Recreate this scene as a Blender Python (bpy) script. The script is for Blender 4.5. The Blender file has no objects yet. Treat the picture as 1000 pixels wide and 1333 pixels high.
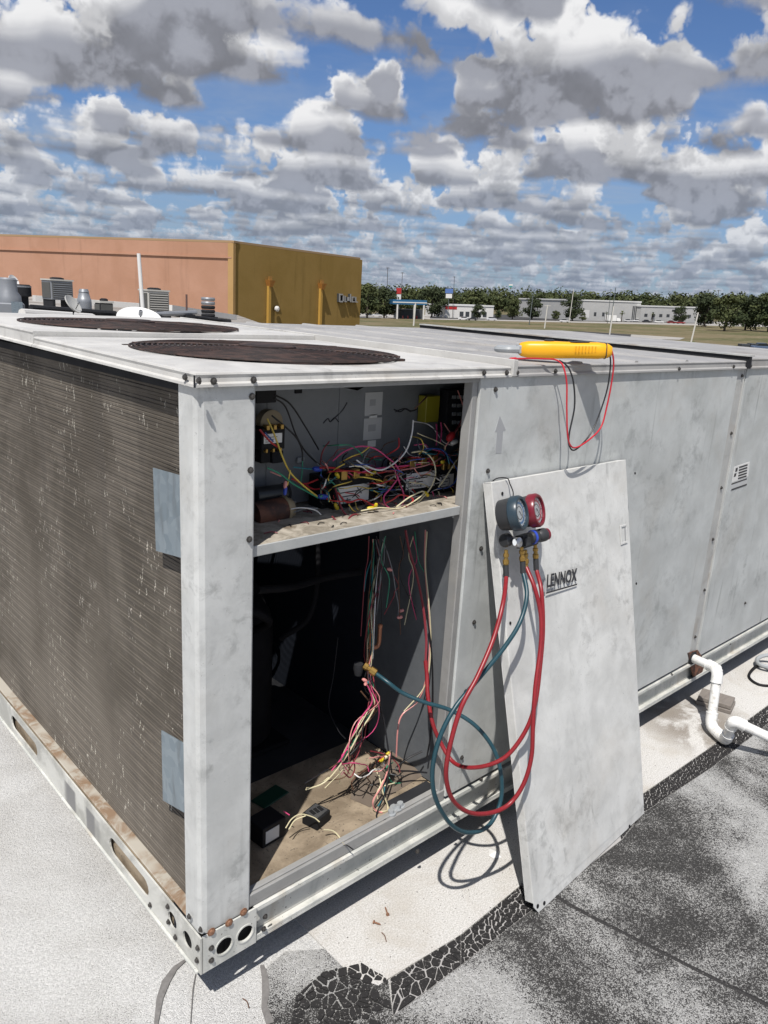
import bpy, bmesh, math, random
from mathutils import Vector, Matrix, geometry
random.seed(7)
R_ = math.radians
# ------------------------------------------------------------------ camera
F = 1006.0                                   # focal length in pixels of a 1000 x 1333 picture
AX = Vector((1124, -208.5, F)).normalized()  # unit's long side as the lens sees it
AY = Vector((-961, -327.5, F)); AY = (AY - AX * AX.dot(AY)).normalized()
AZ = AX.cross(AY)
if AZ.y > 0: AZ = -AZ
CAM = Vector((-0.645, -1.158, 1.457))
RIGHT = Vector((AX.x, AY.x, AZ.x)); DOWN = Vector((AX.y, AY.y, AZ.y)); FWD = Vector((AX.z, AY.z, AZ.z))
sc = bpy.context.scene
col = sc.collection
cd = bpy.data.cameras.new('camera'); cam = bpy.data.objects.new('camera', cd); col.objects.link(cam)
cd.sensor_fit = 'HORIZONTAL'; cd.sensor_width = 36.0; cd.lens = 36.0 * F / 1000.0
cd.clip_start = 0.02; cd.clip_end = 8000
m = Matrix.Identity(4)
for i in range(3):
    m[i][0] = RIGHT[i]; m[i][1] = -DOWN[i]; m[i][2] = -FWD[i]; m[i][3] = CAM[i]
cam.matrix_world = m
sc.camera = cam
# ------------------------------------------------------------------ exposure
sc.view_settings.view_transform = 'Standard'; sc.view_settings.look = 'None'
sc.view_settings.gamma = 1.0; sc.view_settings.use_curve_mapping = False
sc.view_settings.exposure = 0.0
sc.cycles.use_denoising = True
sc.cycles.max_bounces = 6; sc.cycles.diffuse_bounces = 2; sc.cycles.glossy_bounces = 3
# ------------------------------------------------------------------ sun
SUN = Vector((0.835, 0.55, -1.70)).normalized()          # direction the light travels
sd = bpy.data.lights.new('sun', 'SUN'); sun = bpy.data.objects.new('sun', sd); col.objects.link(sun)
sd.energy = 5.0; sd.angle = R_(0.53); sd.color = (1.0, 0.955, 0.90)
sun.rotation_euler = SUN.to_track_quat('-Z', 'Y').to_euler(); sun.location = (-4, -4, 12)
# ------------------------------------------------------------------ sky with cumulus
world = bpy.data.worlds.new('World'); sc.world = world; world.use_nodes = True
class G:
    """tiny node-expression helper"""
    def __init__(s, nt): s.nt = nt
    def put(s, sock, v):
        if isinstance(v, bpy.types.NodeSocket): s.nt.links.new(v, sock)
        elif v is not None:
            if sock.type == 'RGBA' and not isinstance(v, (int, float)) and len(v) == 3: v = (*v, 1)
            sock.default_value = v
    def m(s, op, a, b=None, c=None, clamp=False):
        n = s.nt.nodes.new('ShaderNodeMath'); n.operation = op; n.use_clamp = clamp
        s.put(n.inputs[0], a)
        if b is not None: s.put(n.inputs[1], b)
        if c is not None: s.put(n.inputs[2], c)
        return n.outputs[0]
    def vm(s, op, a, b=None, sc=None):
        n = s.nt.nodes.new('ShaderNodeVectorMath'); n.operation = op
        s.put(n.inputs[0], a)
        if b is not None: s.put(n.inputs[1], b)
        if sc is not None: s.put(n.inputs['Scale'], sc)
        return n.outputs['Value'] if op in ('LENGTH', 'DOT_PRODUCT', 'DISTANCE') else n.outputs[0]
    def sep(s, v):
        n = s.nt.nodes.new('ShaderNodeSeparateXYZ'); s.put(n.inputs[0], v); return n.outputs
    def comb(s, x=0.0, y=0.0, z=0.0):
        n = s.nt.nodes.new('ShaderNodeCombineXYZ')
        for i, v in enumerate((x, y, z)): s.put(n.inputs[i], v)
        return n.outputs[0]
    def noise(s, vec, scale=1.0, detail=3.0, rough=0.5, dist=0.0, lac=2.0, color=False):
        n = s.nt.nodes.new('ShaderNodeTexNoise'); s.put(n.inputs['Vector'], vec)
        s.put(n.inputs['Scale'], scale); n.inputs['Detail'].default_value = detail
        n.inputs['Roughness'].default_value = rough; n.inputs['Distortion'].default_value = dist
        n.inputs['Lacunarity'].default_value = lac
        return n.outputs['Color' if color else 'Fac']
    def vor(s, vec, scale=1.0, feature='F1', out='Distance', rnd=1.0):
        n = s.nt.nodes.new('ShaderNodeTexVoronoi'); n.feature = feature
        s.put(n.inputs['Vector'], vec); n.inputs['Scale'].default_value = scale; n.inputs['Randomness'].default_value = rnd
        return n.outputs[out]
    def wave(s, vec, scale, dist=0.0, direction='X'):
        n = s.nt.nodes.new('ShaderNodeTexWave'); n.bands_direction = direction
        s.put(n.inputs['Vector'], vec); n.inputs['Scale'].default_value = scale; n.inputs['Distortion'].default_value = dist
        return n.outputs['Fac']
    def mr(s, v, a, b, c=0.0, d=1.0, smooth=True):
        n = s.nt.nodes.new('ShaderNodeMapRange'); n.interpolation_type = 'SMOOTHSTEP' if smooth else 'LINEAR'
        s.put(n.inputs[0], v)
        for i, q in enumerate((a, b, c, d)): s.put(n.inputs[i + 1], q)
        return n.outputs[0]
    def mix(s, f, a, b, mode='MIX'):
        n = s.nt.nodes.new('ShaderNodeMix'); n.data_type = 'RGBA'; n.blend_type = mode
        s.put(n.inputs[0], f); s.put(n.inputs[6], a); s.put(n.inputs[7], b)
        return n.outputs[2]
    def bump(s, h, strength=0.3, dist=0.01):
        n = s.nt.nodes.new('ShaderNodeBump'); s.put(n.inputs['Height'], h)
        n.inputs['Strength'].default_value = strength; n.inputs['Distance'].default_value = dist
        return n.outputs[0]
    def scale(s, v, x, y, z): return s.vm('MULTIPLY', v, (x, y, z))
g = G(world.node_tree); nt = world.node_tree
bg = nt.nodes['Background']
sky = nt.nodes.new('ShaderNodeTexSky'); sky.sky_type = 'NISHITA'; sky.sun_disc = False
sky.sun_elevation = math.asin(-SUN.z); sky.sun_rotation = math.atan2(-SUN.x, -SUN.y)
sky.altitude = 50; sky.air_density = 1.0; sky.dust_density = 0.6; sky.ozone_density = 2.2
tc = nt.nodes.new('ShaderNodeTexCoord'); D_ = tc.outputs['Generated']
dx, dy, dz = g.sep(D_)
elev = g.m('MAXIMUM', dz, 0.0)
wn = nt.nodes.new('ShaderNodeTexWhiteNoise'); wn.noise_dimensions = '3D'
nt.links.new(g.vm('SCALE', D_, sc=9173.0), wn.inputs['Vector']); jit = g.m('MULTIPLY', wn.outputs['Value'], 0.8)
low = g.m('ADD', elev, 0.022)
inv = g.m('DIVIDE', 1.0, low)
skycol = g.mix(1.0, sky.outputs[0], (0.072, 0.089, 0.117), 'MULTIPLY')
CLOUD_B, CLOUD_H, NL = 1.1, 0.85, 14
THR = 0.444
LIT = (1.02, 1.02, 1.03); SHADE = (0.325, 0.34, 0.395); HAZE = (0.30, 0.39, 0.54)
flat = g.comb(dx, dy, 0.0)
# puffs: billowing detail whose grain shrinks toward the horizon (two neighbouring scales, blended)
lg = g.m('LOGARITHM', low, 2.0)
fl_ = g.m('FLOOR', lg); tt = g.m('SUBTRACT', lg, fl_)
K0 = g.m('POWER', 2.0, g.m('MULTIPLY', fl_, -1.0)); K1 = g.m('MULTIPLY', K0, 0.5)
def billow(vec):
    n = nt.nodes.new('ShaderNodeTexNoise'); n.noise_type = 'RIDGED_MULTIFRACTAL'; n.normalize = False
    nt.links.new(vec, n.inputs['Vector'])
    for k_, v_ in (('Scale', PUFF), ('Detail', 5.5), ('Roughness', 0.62), ('Lacunarity', 2.1), ('Offset', 1.0), ('Gain', 1.6)): n.inputs[k_].default_value = v_
    return n.outputs['Fac']
PUFF = 1.9
def both(shift):
    d0 = g.vm('ADD', g.vm('SCALE', D_, sc=K0), shift); d1 = g.vm('ADD', g.vm('SCALE', D_, sc=K1), shift)
    return g.mr(tt, 0.0, 1.0, billow(d0), billow(d1), smooth=False)
det = both((3.1, 1.7, 0.4)); det_up = both((3.1-0.03, 1.7-0.06, 0.4+0.10))
detail = g.m('MULTIPLY', g.m('SUBTRACT', 0.75, det), 0.19)
emb = g.mr(g.m('SUBTRACT', det_up, det), -0.35, 0.35)
trans = None; acc = None
shade_v = g.vm('SCALE', SHADE, sc=g.m('ADD', g.m('MULTIPLY_ADD', emb, 0.34, 0.84), g.m('MULTIPLY', detail, 0.9)))
for k in range(NL):
    hh = g.m('MULTIPLY', g.m('ADD', jit, float(k)), 1.0 / NL)              # 0..1 inside the cloud layer
    h = g.m('MULTIPLY_ADD', hh, CLOUD_H, CLOUD_B)
    p = g.vm('SCALE', flat, sc=g.m('MULTIPLY', h, inv))
    q = g.vm('ADD', p, g.comb(12.9, 47.5, g.m('MULTIPLY', hh, 0.5)))
    big = g.noise(q, 1.25, 2.0, 0.5, 0.0)
    dens = g.m('ADD', big, g.m('MULTIPLY', detail, g.m('MULTIPLY_ADD', g.m('MINIMUM', hh, 0.5), 1.2, 0.4)))
    thr = g.m('MULTIPLY_ADD', g.m('POWER', hh, 1.4), 0.20, THR)
    a = g.mr(dens, thr, g.m('ADD', thr, 0.036))
    lum = g.m('MULTIPLY', g.mr(hh, 0.0, 0.20), g.m('MULTIPLY_ADD', emb, 0.42, 0.60), clamp=True)
    c = g.mix(lum, shade_v, LIT)
    if trans is None:
        acc = g.vm('SCALE', c, sc=a); trans = g.m('SUBTRACT', 1.0, a)
    else:
        acc = g.vm('ADD', acc, g.vm('SCALE', c, sc=g.m('MULTIPLY', a, trans)))
        trans = g.m('MULTIPLY', trans, g.m('SUBTRACT', 1.0, a))
veil = g.noise(g.vm('SCALE', flat, sc=g.m('MULTIPLY', inv, 3.0)), 0.22, 5.0, 0.6, 0.6)
skyv = g.mix(g.mr(veil, 0.42, 0.75, 0.0, 0.42), skycol, (0.50, 0.55, 0.62))
full = g.vm('ADD', acc, g.vm('SCALE', skyv, sc=trans))
full = g.mix(g.mr(elev, 0.0, 0.22, 0.52, 0.0), full, HAZE)
full = g.mix(g.mr(dz, -0.02, 0.0), (0.16, 0.15, 0.12), full)
nt.links.new(full, bg.inputs['Color']); bg.inputs['Strength'].default_value = 0.85
try: world.cycles.sampling_method = 'NONE'
except Exception: pass
# ------------------------------------------------------------------ helpers
def at(px, py, x=None, y=None, z=None):
    """point of the place seen at a photo pixel, on a plane of known x, y or z"""
    d = RIGHT * ((px - 500) / F) + DOWN * ((py - 666.5) / F) + FWD
    i, v = (0, x) if x is not None else (1, y) if y is not None else (2, z)
    return CAM + d * ((v - CAM[i]) / d[i])
def ray(px, py): return (RIGHT * ((px - 500) / F) + DOWN * ((py - 666.5) / F) + FWD).normalized()

def mat(name, color=(0.5, 0.5, 0.5), rough=0.6, metal=0.0, fn=None, spec=0.5):
    mt = bpy.data.materials.new(name); mt.use_nodes = True
    b = mt.node_tree.nodes['Principled BSDF']; gg = G(mt.node_tree)
    b.inputs['Base Color'].default_value = (*color, 1); b.inputs['Roughness'].default_value = rough
    b.inputs['Metallic'].default_value = metal; b.inputs['Specular IOR Level'].default_value = spec
    if fn:
        geo = mt.node_tree.nodes.new('ShaderNodeNewGeometry')
        r = fn(gg, geo.outputs['Position'])
        if 'c' in r: mt.node_tree.links.new(r['c'], b.inputs['Base Color'])
        if 'r' in r: mt.node_tree.links.new(r['r'], b.inputs['Roughness'])
        if 'n' in r: mt.node_tree.links.new(r['n'], b.inputs['Normal'])
    return mt

def sock_rgb(g, c): return c
WLOC = {}
def tag(o, label=None, cat=None, group=None, kind=None):
    if label: o['label'] = label
    if cat: o['category'] = cat
    if group: o['group'] = group
    if kind: o['kind'] = kind
    return o
def thing(name, loc, label, cat, group=None):
    o = bpy.data.objects.new(name, None); col.objects.link(o); o.location = loc
    o.empty_display_size = 0.05
    WLOC[o] = Vector(loc)
    return tag(o, label, cat, group)
def link(name, me, parent=None):
    o = bpy.data.objects.new(name, me); col.objects.link(o)
    if parent is not None: o.parent = parent; WLOC[o] = WLOC[parent]
    else: WLOC[o] = Vector((0, 0, 0))
    return o

class MB:
    """collects geometry in world coordinates, then links it as one mesh object"""
    def __init__(s): s.v = []; s.f = []
    def add(s, vs, fs):
        k = len(s.v); s.v += [Vector(p) for p in vs]; s.f += [tuple(i + k for i in f) for f in fs]; return s
    def box(s, x0, x1, y0, y1, z0, z1):
        return s.add([(x0,y0,z0),(x1,y0,z0),(x1,y1,z0),(x0,y1,z0),(x0,y0,z1),(x1,y0,z1),(x1,y1,z1),(x0,y1,z1)],
                     [(3,2,1,0),(4,5,6,7),(0,1,5,4),(1,2,6,5),(2,3,7,6),(3,0,4,7)])
    def obox(s, c, ax, ay, az):
        c, ax, ay, az = map(Vector, (c, ax, ay, az))
        vs = [c + ax*i + ay*j + az*k for k in (-1,1) for j in (-1,1) for i in (-1,1)]
        return s.add(vs, [(2,3,1,0),(4,5,7,6),(0,1,5,4),(1,3,7,5),(3,2,6,7),(2,0,4,6)])
    def beam(s, a, b, w, h, up=(0,0,1)):
        a, b = Vector(a), Vector(b); d = (b - a); L = d.length; d.normalize()
        r = d.cross(Vector(up)); r.normalize(); u = r.cross(d)
        return s.obox((a+b)/2, d*L/2, r*w/2, u*h/2)
    def tube(s, pts, r, n=8, cap=True):
        pts = [Vector(p) for p in pts]; rr = r if isinstance(r, (list, tuple)) else [r]*len(pts)
        t0 = (pts[1]-pts[0]).normalized(); a = t0.orthogonal().normalized(); k0 = len(s.v)
        for i, p in enumerate(pts):
            t = (pts[min(i+1, len(pts)-1)] - pts[max(i-1, 0)])
            if t.length < 1e-9: t = t0
            t = t.normalized(); a = (a - t*a.dot(t)).normalized(); b = t.cross(a)
            for j in range(n):
                w = 2*math.pi*j/n; s.v.append(p + (a*math.cos(w) + b*math.sin(w))*rr[i])
        for i in range(len(pts)-1):
            for j in range(n):
                q = k0+i*n; s.f.append((q+j, q+(j+1)%n, q+n+(j+1)%n, q+n+j))
        if cap:
            s.f.append(tuple(k0+j for j in reversed(range(n)))); q = k0+(len(pts)-1)*n; s.f.append(tuple(q+j for j in range(n)))
        return s
    def lathe(s, prof, c, axis=(0,0,1), n=20, cap=True):
        """prof: (radius, distance along axis)"""
        axis = Vector(axis).normalized(); c = Vector(c)
        return s.tube_raw([c + axis*h for _, h in prof], [r for r, _ in prof], axis, n, cap)
    def tube_raw(s, cs, rs, axis, n, cap=True):
        a = axis.orthogonal().normalized(); b = axis.cross(a); k0 = len(s.v)
        for p, r in zip(cs, rs):
            for j in range(n):
                w = 2*math.pi*j/n; s.v.append(p + (a*math.cos(w) + b*math.sin(w))*max(r, 1e-5))
        for i in range(len(cs)-1):
            for j in range(n):
                q = k0+i*n; s.f.append((q+j, q+(j+1)%n, q+n+(j+1)%n, q+n+j))
        if cap:
            s.f.append(tuple(k0+j for j in reversed(range(n)))); q = k0+(len(cs)-1)*n; s.f.append(tuple(q+j for j in range(n)))
        return s
    def slab(s, outer, holes, fn, t0, t1):
        """flat sheet with holes; fn(u, v, t) -> point"""
        loops = [outer] + holes; pts = [p for l in loops for p in l]
        tri = geometry.tessellate_polygon([[Vector((u, v, 0)) for u, v in l] for l in loops])
        k = len(s.v); n = len(pts)
        s.v += [Vector(fn(u, v, t0)) for u, v in pts] + [Vector(fn(u, v, t1)) for u, v in pts]
        for a, b, c in tri: s.f += [(k+a, k+b, k+c), (k+n+c, k+n+b, k+n+a)]
        o = 0
        for l in loops:
            m_ = len(l)
            for i in range(m_): a, b = k+o+i, k+o+(i+1)%m_; s.f.append((a, b, b+n, a+n))
            o += m_
        return s
    def prism(s, poly, fn, t0, t1): return s.slab(poly, [], fn, t0, t1)
    def build(s, name, material, parent=None, smooth=False, bevel=0.0, seg=1):
        me = bpy.data.meshes.new(name)
        off = WLOC[parent] if parent is not None else Vector((0,0,0))
        me.from_pydata([tuple(p-off) for p in s.v], [], s.f)
        bm = bmesh.new(); bm.from_mesh(me)
        bmesh.ops.recalc_face_normals(bm, faces=bm.faces)
        if bevel:
            es = [e for e in bm.edges if len(e.link_faces) == 2 and e.calc_face_angle(0) > 0.6]
            bmesh.ops.bevel(bm, geom=es, offset=bevel, segments=seg, affect='EDGES', clamp_overlap=True)
        bm.to_mesh(me); bm.free()
        me.materials.append(material)
        if smooth:
            for p in me.polygons: p.use_smooth = True
            try: me.set_sharp_from_angle(angle=R_(40))
            except Exception: pass
        return link(name, me, parent)

def spline(pts, k=6):
    P = [Vector(p) for p in pts]; P = [P[0]*2-P[1]] + P + [P[-1]*2-P[-2]]; out = []
    for i in range(1, len(P)-2):
        a, b, c, d = P[i-1], P[i], P[i+1], P[i+2]
        for j in range(k):
            t = j/k
            out.append(0.5*((2*b) + (c-a)*t + (2*a-5*b+4*c-d)*t*t + (3*b-3*c+d-a)*t*t*t))
    out.append(P[-2]); return out
def circ(cx, cy, r, n=20, a0=0.0): return [(cx+r*math.cos(a0+2*math.pi*i/n), cy+r*math.sin(a0+2*math.pi*i/n)) for i in range(n)]
def stadium(x0, x1, y0, y1, n=6):
    r = (y1-y0)/2; cy = (y0+y1)/2
    return [(x1-r+r*math.cos(a), cy+r*math.sin(a)) for a in [-math.pi/2+math.pi*i/n for i in range(n+1)]] + \
           [(x0+r+r*math.cos(a), cy+r*math.sin(a)) for a in [math.pi/2+math.pi*i/n for i in range(n+1)]]
def rect(x0, x1, y0, y1): return [(x0,y0),(x1,y0),(x1,y1),(x0,y1)]
def instance(name, me, parent, loc, rot=None):
    o = link(name, me, parent); o.location = Vector(loc) - WLOC[parent]
    if rot: o.rotation_euler = rot
    return o

# ------------------------------------------------------------------ materials
def paint(c0, c1, stain=0.35, scale=1.0, streak=0.25, warm=(0.40, 0.34, 0.26), warm_amt=0.2):
    """old sprayed paint: chalky wipe marks, rain streaks, grime smudges, specks and scratches"""
    def f(g, p):
        w = g.noise(p, 5.0*scale, 3, 0.6, 0.0, color=True)
        q = g.vm('ADD', p, g.vm('SCALE', w, sc=0.05))
        a = g.mr(g.noise(q, 5.0*scale, 7, 0.68, 0.2), 0.34, 0.66)
        c = g.mix(a, tuple(x*0.55+y*0.45 for x, y in zip(c0, c1)), c1)
        # hand-sized smudges, crowded in some places and absent in others
        place = g.mr(g.noise(p, 2.1*scale, 3, 0.6), 0.42, 0.60)
        sm = g.mr(g.noise(q, 14.0*scale, 6, 0.70, 0.3), 0.47, 0.70)
        c = g.mix(g.m('MULTIPLY', g.m('MULTIPLY', sm, place), stain), c, tuple(x*0.72 for x in c0))
        wipe = g.mr(g.noise(g.scale(q, 1.0, 1.0, 0.45), 11.0*scale, 4, 0.62, 0.5), 0.56, 0.68)
        c = g.mix(g.m('MULTIPLY', wipe, 0.45*stain), c, c0)
        # rain streaks
        s_ = g.mr(g.noise(g.scale(p, 34, 34, 1.6), 1.0, 4, 0.6, 0.2), 0.57, 0.76)
        s2 = g.mr(g.noise(p, 3.0, 3, 0.6), 0.40, 0.62)
        c = g.mix(g.m('MULTIPLY', g.m('MULTIPLY', s_, s2), streak), c, tuple(x*0.45 for x in c0))
        wm = g.mr(g.noise(p, 1.7*scale, 5, 0.7, 0.3), 0.50, 0.74)
        c = g.mix(g.m('MULTIPLY', wm, warm_amt), c, warm)
        # scratches and specks
        sc_ = g.mr(g.noise(g.scale(q, 60, 60, 420), 1.0, 2, 0.5), 0.74, 0.78)
        sp = g.mr(g.noise(p, 230, 2, 0.5), 0.69, 0.75)
        c = g.mix(g.m('MULTIPLY', sp, 0.45), c, (0.13, 0.12, 0.11))
        c = g.mix(g.m('MULTIPLY', sc_, 0.35), c, tuple(x*0.6 for x in c0))
        h = g.m('ADD', g.noise(p, 2.6, 2, 0.5), g.m('MULTIPLY', g.noise(p, 110, 3, 0.6), 0.02))
        return dict(c=c, n=g.bump(h, 0.32, 0.03), r=g.mr(a, 0, 1, 0.48, 0.68))
    return f
M = {}
M['panel'] = mat('weathered_light_grey_paint', rough=0.55, fn=paint((0.375,0.392,0.385), (0.555,0.575,0.565), 0.62, 1.25, 0.8))
M['door'] = mat('chalky_white_paint', rough=0.6, fn=paint((0.44,0.445,0.43), (0.67,0.675,0.655), 0.62, 1.5, 0.45, warm_amt=0.2))
M['post'] = mat('post_paint', rough=0.5, fn=paint((0.41,0.42,0.41), (0.585,0.595,0.58), 0.8, 1.8, 0.3, warm_amt=0.16))
M['cover'] = mat('cover_paint', rough=0.5, fn=paint((0.42,0.41,0.39), (0.57,0.565,0.54), 0.7, 1.0, 0.1, warm_amt=0.3))
M['cover_grey'] = mat('dull_cover_metal', rough=0.5, fn=paint((0.25,0.245,0.24), (0.37,0.365,0.355), 0.7, 0.8, 0.1, warm=(0.24,0.21,0.17), warm_amt=0.4))
def f_rail(g, p):
    n = g.noise(g.scale(p, 3, 3, 1), 3.0, 5, 0.65, 0.6)
    c = g.mix(g.mr(n, 0.40, 0.62), (0.46,0.47,0.44), (0.62,0.62,0.58))
    d = g.mr(g.noise(g.scale(p, 1, 1, 0.3), 9.0, 4, 0.7), 0.55, 0.75)
    c = g.mix(g.m('MULTIPLY', d, 0.45), c, (0.33,0.27,0.18))
    sp = g.mr(g.noise(p, 150, 2), 0.68, 0.74)
    return dict(c=g.mix(sp, c, (0.10,0.09,0.08)), n=g.bump(g.noise(p, 60, 3), 0.15, 0.004))
M['strip'] = mat('streaked_joint_paint', rough=0.6, fn=paint((0.36,0.37,0.365), (0.48,0.48,0.46), 0.6, 2.0, 0.5, warm=(0.28,0.21,0.15), warm_amt=0.7))
M['rail'] = mat('base_rail_paint', rough=0.5, fn=f_rail)
def f_siderail(g, p):
    x, y, z = g.sep(p)
    n = g.noise(p, 6.0, 5, 0.65, 0.6)
    c = g.mix(g.mr(n, 0.40, 0.62), (0.38,0.38,0.35), (0.60,0.60,0.56))
    pr = g.m('MULTIPLY', g.mr(g.noise(g.comb(0.0, y, 0.0), 7.0, 2), 0.47, 0.53), g.m('MULTIPLY', g.mr(y, 0.46, 0.5), g.mr(y, 0.86, 0.82)))
    pr = g.m('MULTIPLY', pr, g.mr(z, 0.178, 0.172))
    c = g.mix(pr, c, (0.20,0.20,0.20))
    return dict(c=c, n=g.bump(n, 0.1, 0.01))
M['siderail'] = mat('side_rail_paint_with_primer_patches', rough=0.5, fn=f_siderail)
def f_ledge(g, p):
    n = g.noise(p, 14.0, 5, 0.7, 0.8)
    c = g.mix(g.mr(n, 0.38, 0.6), (0.40,0.37,0.31), (0.24,0.16,0.10))
    return dict(c=g.mix(g.mr(g.noise(p, 5.0, 3), 0.5, 0.62), c, (0.42,0.39,0.33)))
M['ledge'] = mat('rusty_ledge', rough=0.8, fn=f_ledge)
def f_coil(g, p):
    x, y, z = g.sep(p)
    fin = g.wave(g.comb(y, 0.0, 0.0), 95.0)
    n = g.noise(p, 4.0, 5, 0.65, 0.6)
    c = g.mix(g.mr(n, 0.38, 0.62), (0.098,0.085,0.069), (0.150,0.132,0.110))
    band = g.mr(g.noise(g.scale(p, 1, 7.0, 0.5), 2.0, 3, 0.6), 0.52, 0.66)
    c = g.mix(g.m('MULTIPLY', band, 0.5), c, (0.10,0.088,0.075))
    low = g.m('MULTIPLY', g.mr(z, 1.0, 0.4), g.mr(g.noise(p, 2.0, 4, 0.6), 0.3, 0.7))
    c = g.mix(g.m('MULTIPLY', low, 0.6), c, (0.20,0.178,0.148))
    c = g.mix(g.m('MULTIPLY', fin, 0.22), c, (0.07,0.062,0.054))
    fl = g.noise(g.scale(p, 1.0, 170.0, 30.0), 1.0, 1, 0.5)
    amt = g.mr(g.noise(p, 5.5, 3, 0.6), 0.36, 0.62, 0.0, 0.155)
    fl = g.mr(fl, g.m('SUBTRACT', 0.80, amt), g.m('SUBTRACT', 0.84, amt))
    c = g.mix(g.m('MULTIPLY', fl, 0.7), c, (0.55,0.52,0.45))
    return dict(c=c, n=g.bump(g.m('ADD', g.noise(p, 60, 3), g.m('MULTIPLY', fin, 0.5)), 0.4, 0.004))
M['coil'] = mat('dusty_condenser_fins', rough=0.85, fn=f_coil, spec=0.2)
def f_galv(g, p):
    v = g.vor(p, 55.0, out='Color'); n = g.noise(g.scale(p, 1, 1, 0.25), 40, 3)
    c = g.mix(g.sep(v)[0], (0.19,0.24,0.275), (0.26,0.31,0.345))
    return dict(c=g.mix(g.mr(n, 0.5, 0.75), c, (0.16,0.19,0.21)))
M['galv'] = mat('galvanised_sheet', rough=0.45, metal=0.35, fn=f_galv)
M['grille'] = mat('rusty_brown_wire', (0.055,0.030,0.026), 0.7, fn=lambda g, p: dict(c=g.mix(g.mr(g.noise(p, 30, 3), 0.4, 0.65), (0.026,0.018,0.016), (0.065,0.037,0.030))))
M['black'] = mat('matte_black', (0.012,0.012,0.013), 0.7, spec=0.25)
M['soot'] = mat('sooty_dark_metal', (0.02,0.021,0.024), 0.85, spec=0.2, fn=lambda g, p: dict(c=g.mix(g.noise(p, 12, 4), (0.008,0.008,0.010), (0.04,0.042,0.046))))  # mottled near-black metal; on the rear pan it stands in for shade
M['navy'] = mat('navy_bay_shade', (0.014,0.017,0.024), 0.9, spec=0.1)  # near-black navy: shade of bay and compartment put into the wall colour
M['bay'] = mat('bay_black_metal', rough=0.85, spec=0.12, fn=lambda g, p: dict(c=g.mix(g.noise(p, 14, 4), (0.004,0.004,0.005), (0.018,0.018,0.020))))  # compressor and pipes coloured near black to keep the shaded bay dark
M['inner'] = mat('inner_grey_paint', rough=0.6, fn=paint((0.33,0.345,0.36), (0.42,0.435,0.45), 0.25, 2.0, 0.12, warm_amt=0.10))
def f_pan(g, p):
    n = g.noise(p, 9.0, 6, 0.65, 0.8)
    c = g.mix(g.mr(n, 0.35, 0.68), (0.19,0.15,0.105), (0.35,0.285,0.205))
    return dict(c=g.mix(g.mr(g.noise(p, 160, 2), 0.62, 0.75), c, (0.09,0.075,0.06)), n=g.bump(g.noise(p, 120, 3), 0.2, 0.004))
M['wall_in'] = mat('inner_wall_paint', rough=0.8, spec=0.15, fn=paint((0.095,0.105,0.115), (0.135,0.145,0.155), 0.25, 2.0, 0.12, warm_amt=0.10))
M['sheet_in'] = mat('compartment_back_paint', rough=0.6, fn=paint((0.16,0.172,0.182), (0.21,0.222,0.232), 0.35, 2.0, 0.12, warm_amt=0.08))
M['pan'] = mat('dirty_tan_pan', rough=0.85, fn=f_pan, spec=0.2)
def f_shelf(g, p):
    n = g.noise(p, 22.0, 6, 0.7, 0.8)
    c = g.mix(g.mr(n, 0.35, 0.66), (0.22,0.195,0.155), (0.44,0.40,0.335))
    return dict(c=g.mix(g.mr(g.noise(p, 14, 4), 0.58, 0.7), c, (0.16,0.125,0.09)))
M['shelf'] = mat('dusty_shelf', rough=0.85, fn=f_shelf, spec=0.2)
M['shelf_lip'] = mat('shelf_lip_paint', rough=0.6, fn=paint((0.33,0.345,0.34), (0.42,0.43,0.42), 0.35, 3.0, 0.1, warm_amt=0.3))
M['jamb'] = mat('jamb_paint', rough=0.6, fn=paint((0.24,0.24,0.235), (0.31,0.31,0.30), 0.4, 2.0, 0.2))
M['screw'] = mat('dark_screw', (0.09,0.085,0.08), 0.45, 0.6)
M['rustscrew'] = mat('rusty_screw', (0.24,0.11,0.065), 0.7, 0.2, fn=lambda g, p: dict(c=g.mix(g.noise(p, 220, 2), (0.14,0.06,0.035), (0.36,0.20,0.12))))
M['brass'] = mat('brass', (0.42,0.27,0.08), 0.4, 0.85)
M['copper'] = mat('old_copper', (0.42,0.19,0.11), 0.5, 0.6)
M['steel'] = mat('bright_steel', (0.55,0.56,0.58), 0.3, 0.9)
M['white'] = mat('white_label', (0.72,0.72,0.70), 0.5)
M['labelgrey'] = mat('faded_label', (0.50,0.51,0.51), 0.6)
M['print'] = mat('black_print', (0.03,0.03,0.035), 0.5)
M['faint'] = mat('faded_grey_print', (0.36,0.37,0.38), 0.6)
M['pvc'] = mat('white_pvc', rough=0.35, fn=lambda g, p: dict(c=g.mix(g.mr(g.noise(p, 40, 4, 0.7), 0.5, 0.72), (0.80,0.80,0.78), (0.52,0.50,0.45))))
M['yellow'] = mat('amber_yellow_plastic', (0.86,0.42,0.008), 0.38)
M['meter_grey'] = mat('grey_plastic', (0.33,0.35,0.36), 0.4)
M['red_hose'] = mat('red_rubber_hose', rough=0.38, fn=lambda g, p: dict(c=g.mix(g.noise(p, 90, 3), (0.19,0.011,0.016), (0.29,0.020,0.026))))
M['teal_hose'] = mat('teal_rubber_hose', rough=0.38, fn=lambda g, p: dict(c=g.mix(g.noise(p, 90, 3), (0.010,0.045,0.062), (0.018,0.065,0.085))))
M['lead_red'] = mat('red_test_lead', (0.52,0.02,0.035), 0.4)
M['lead_black'] = mat('black_test_lead', (0.015,0.015,0.018), 0.4)
M['blue_ring'] = mat('blue_grey_bezel', (0.025,0.045,0.062), 0.35)
M['red_ring'] = mat('red_bezel', (0.17,0.012,0.025), 0.3)
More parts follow.
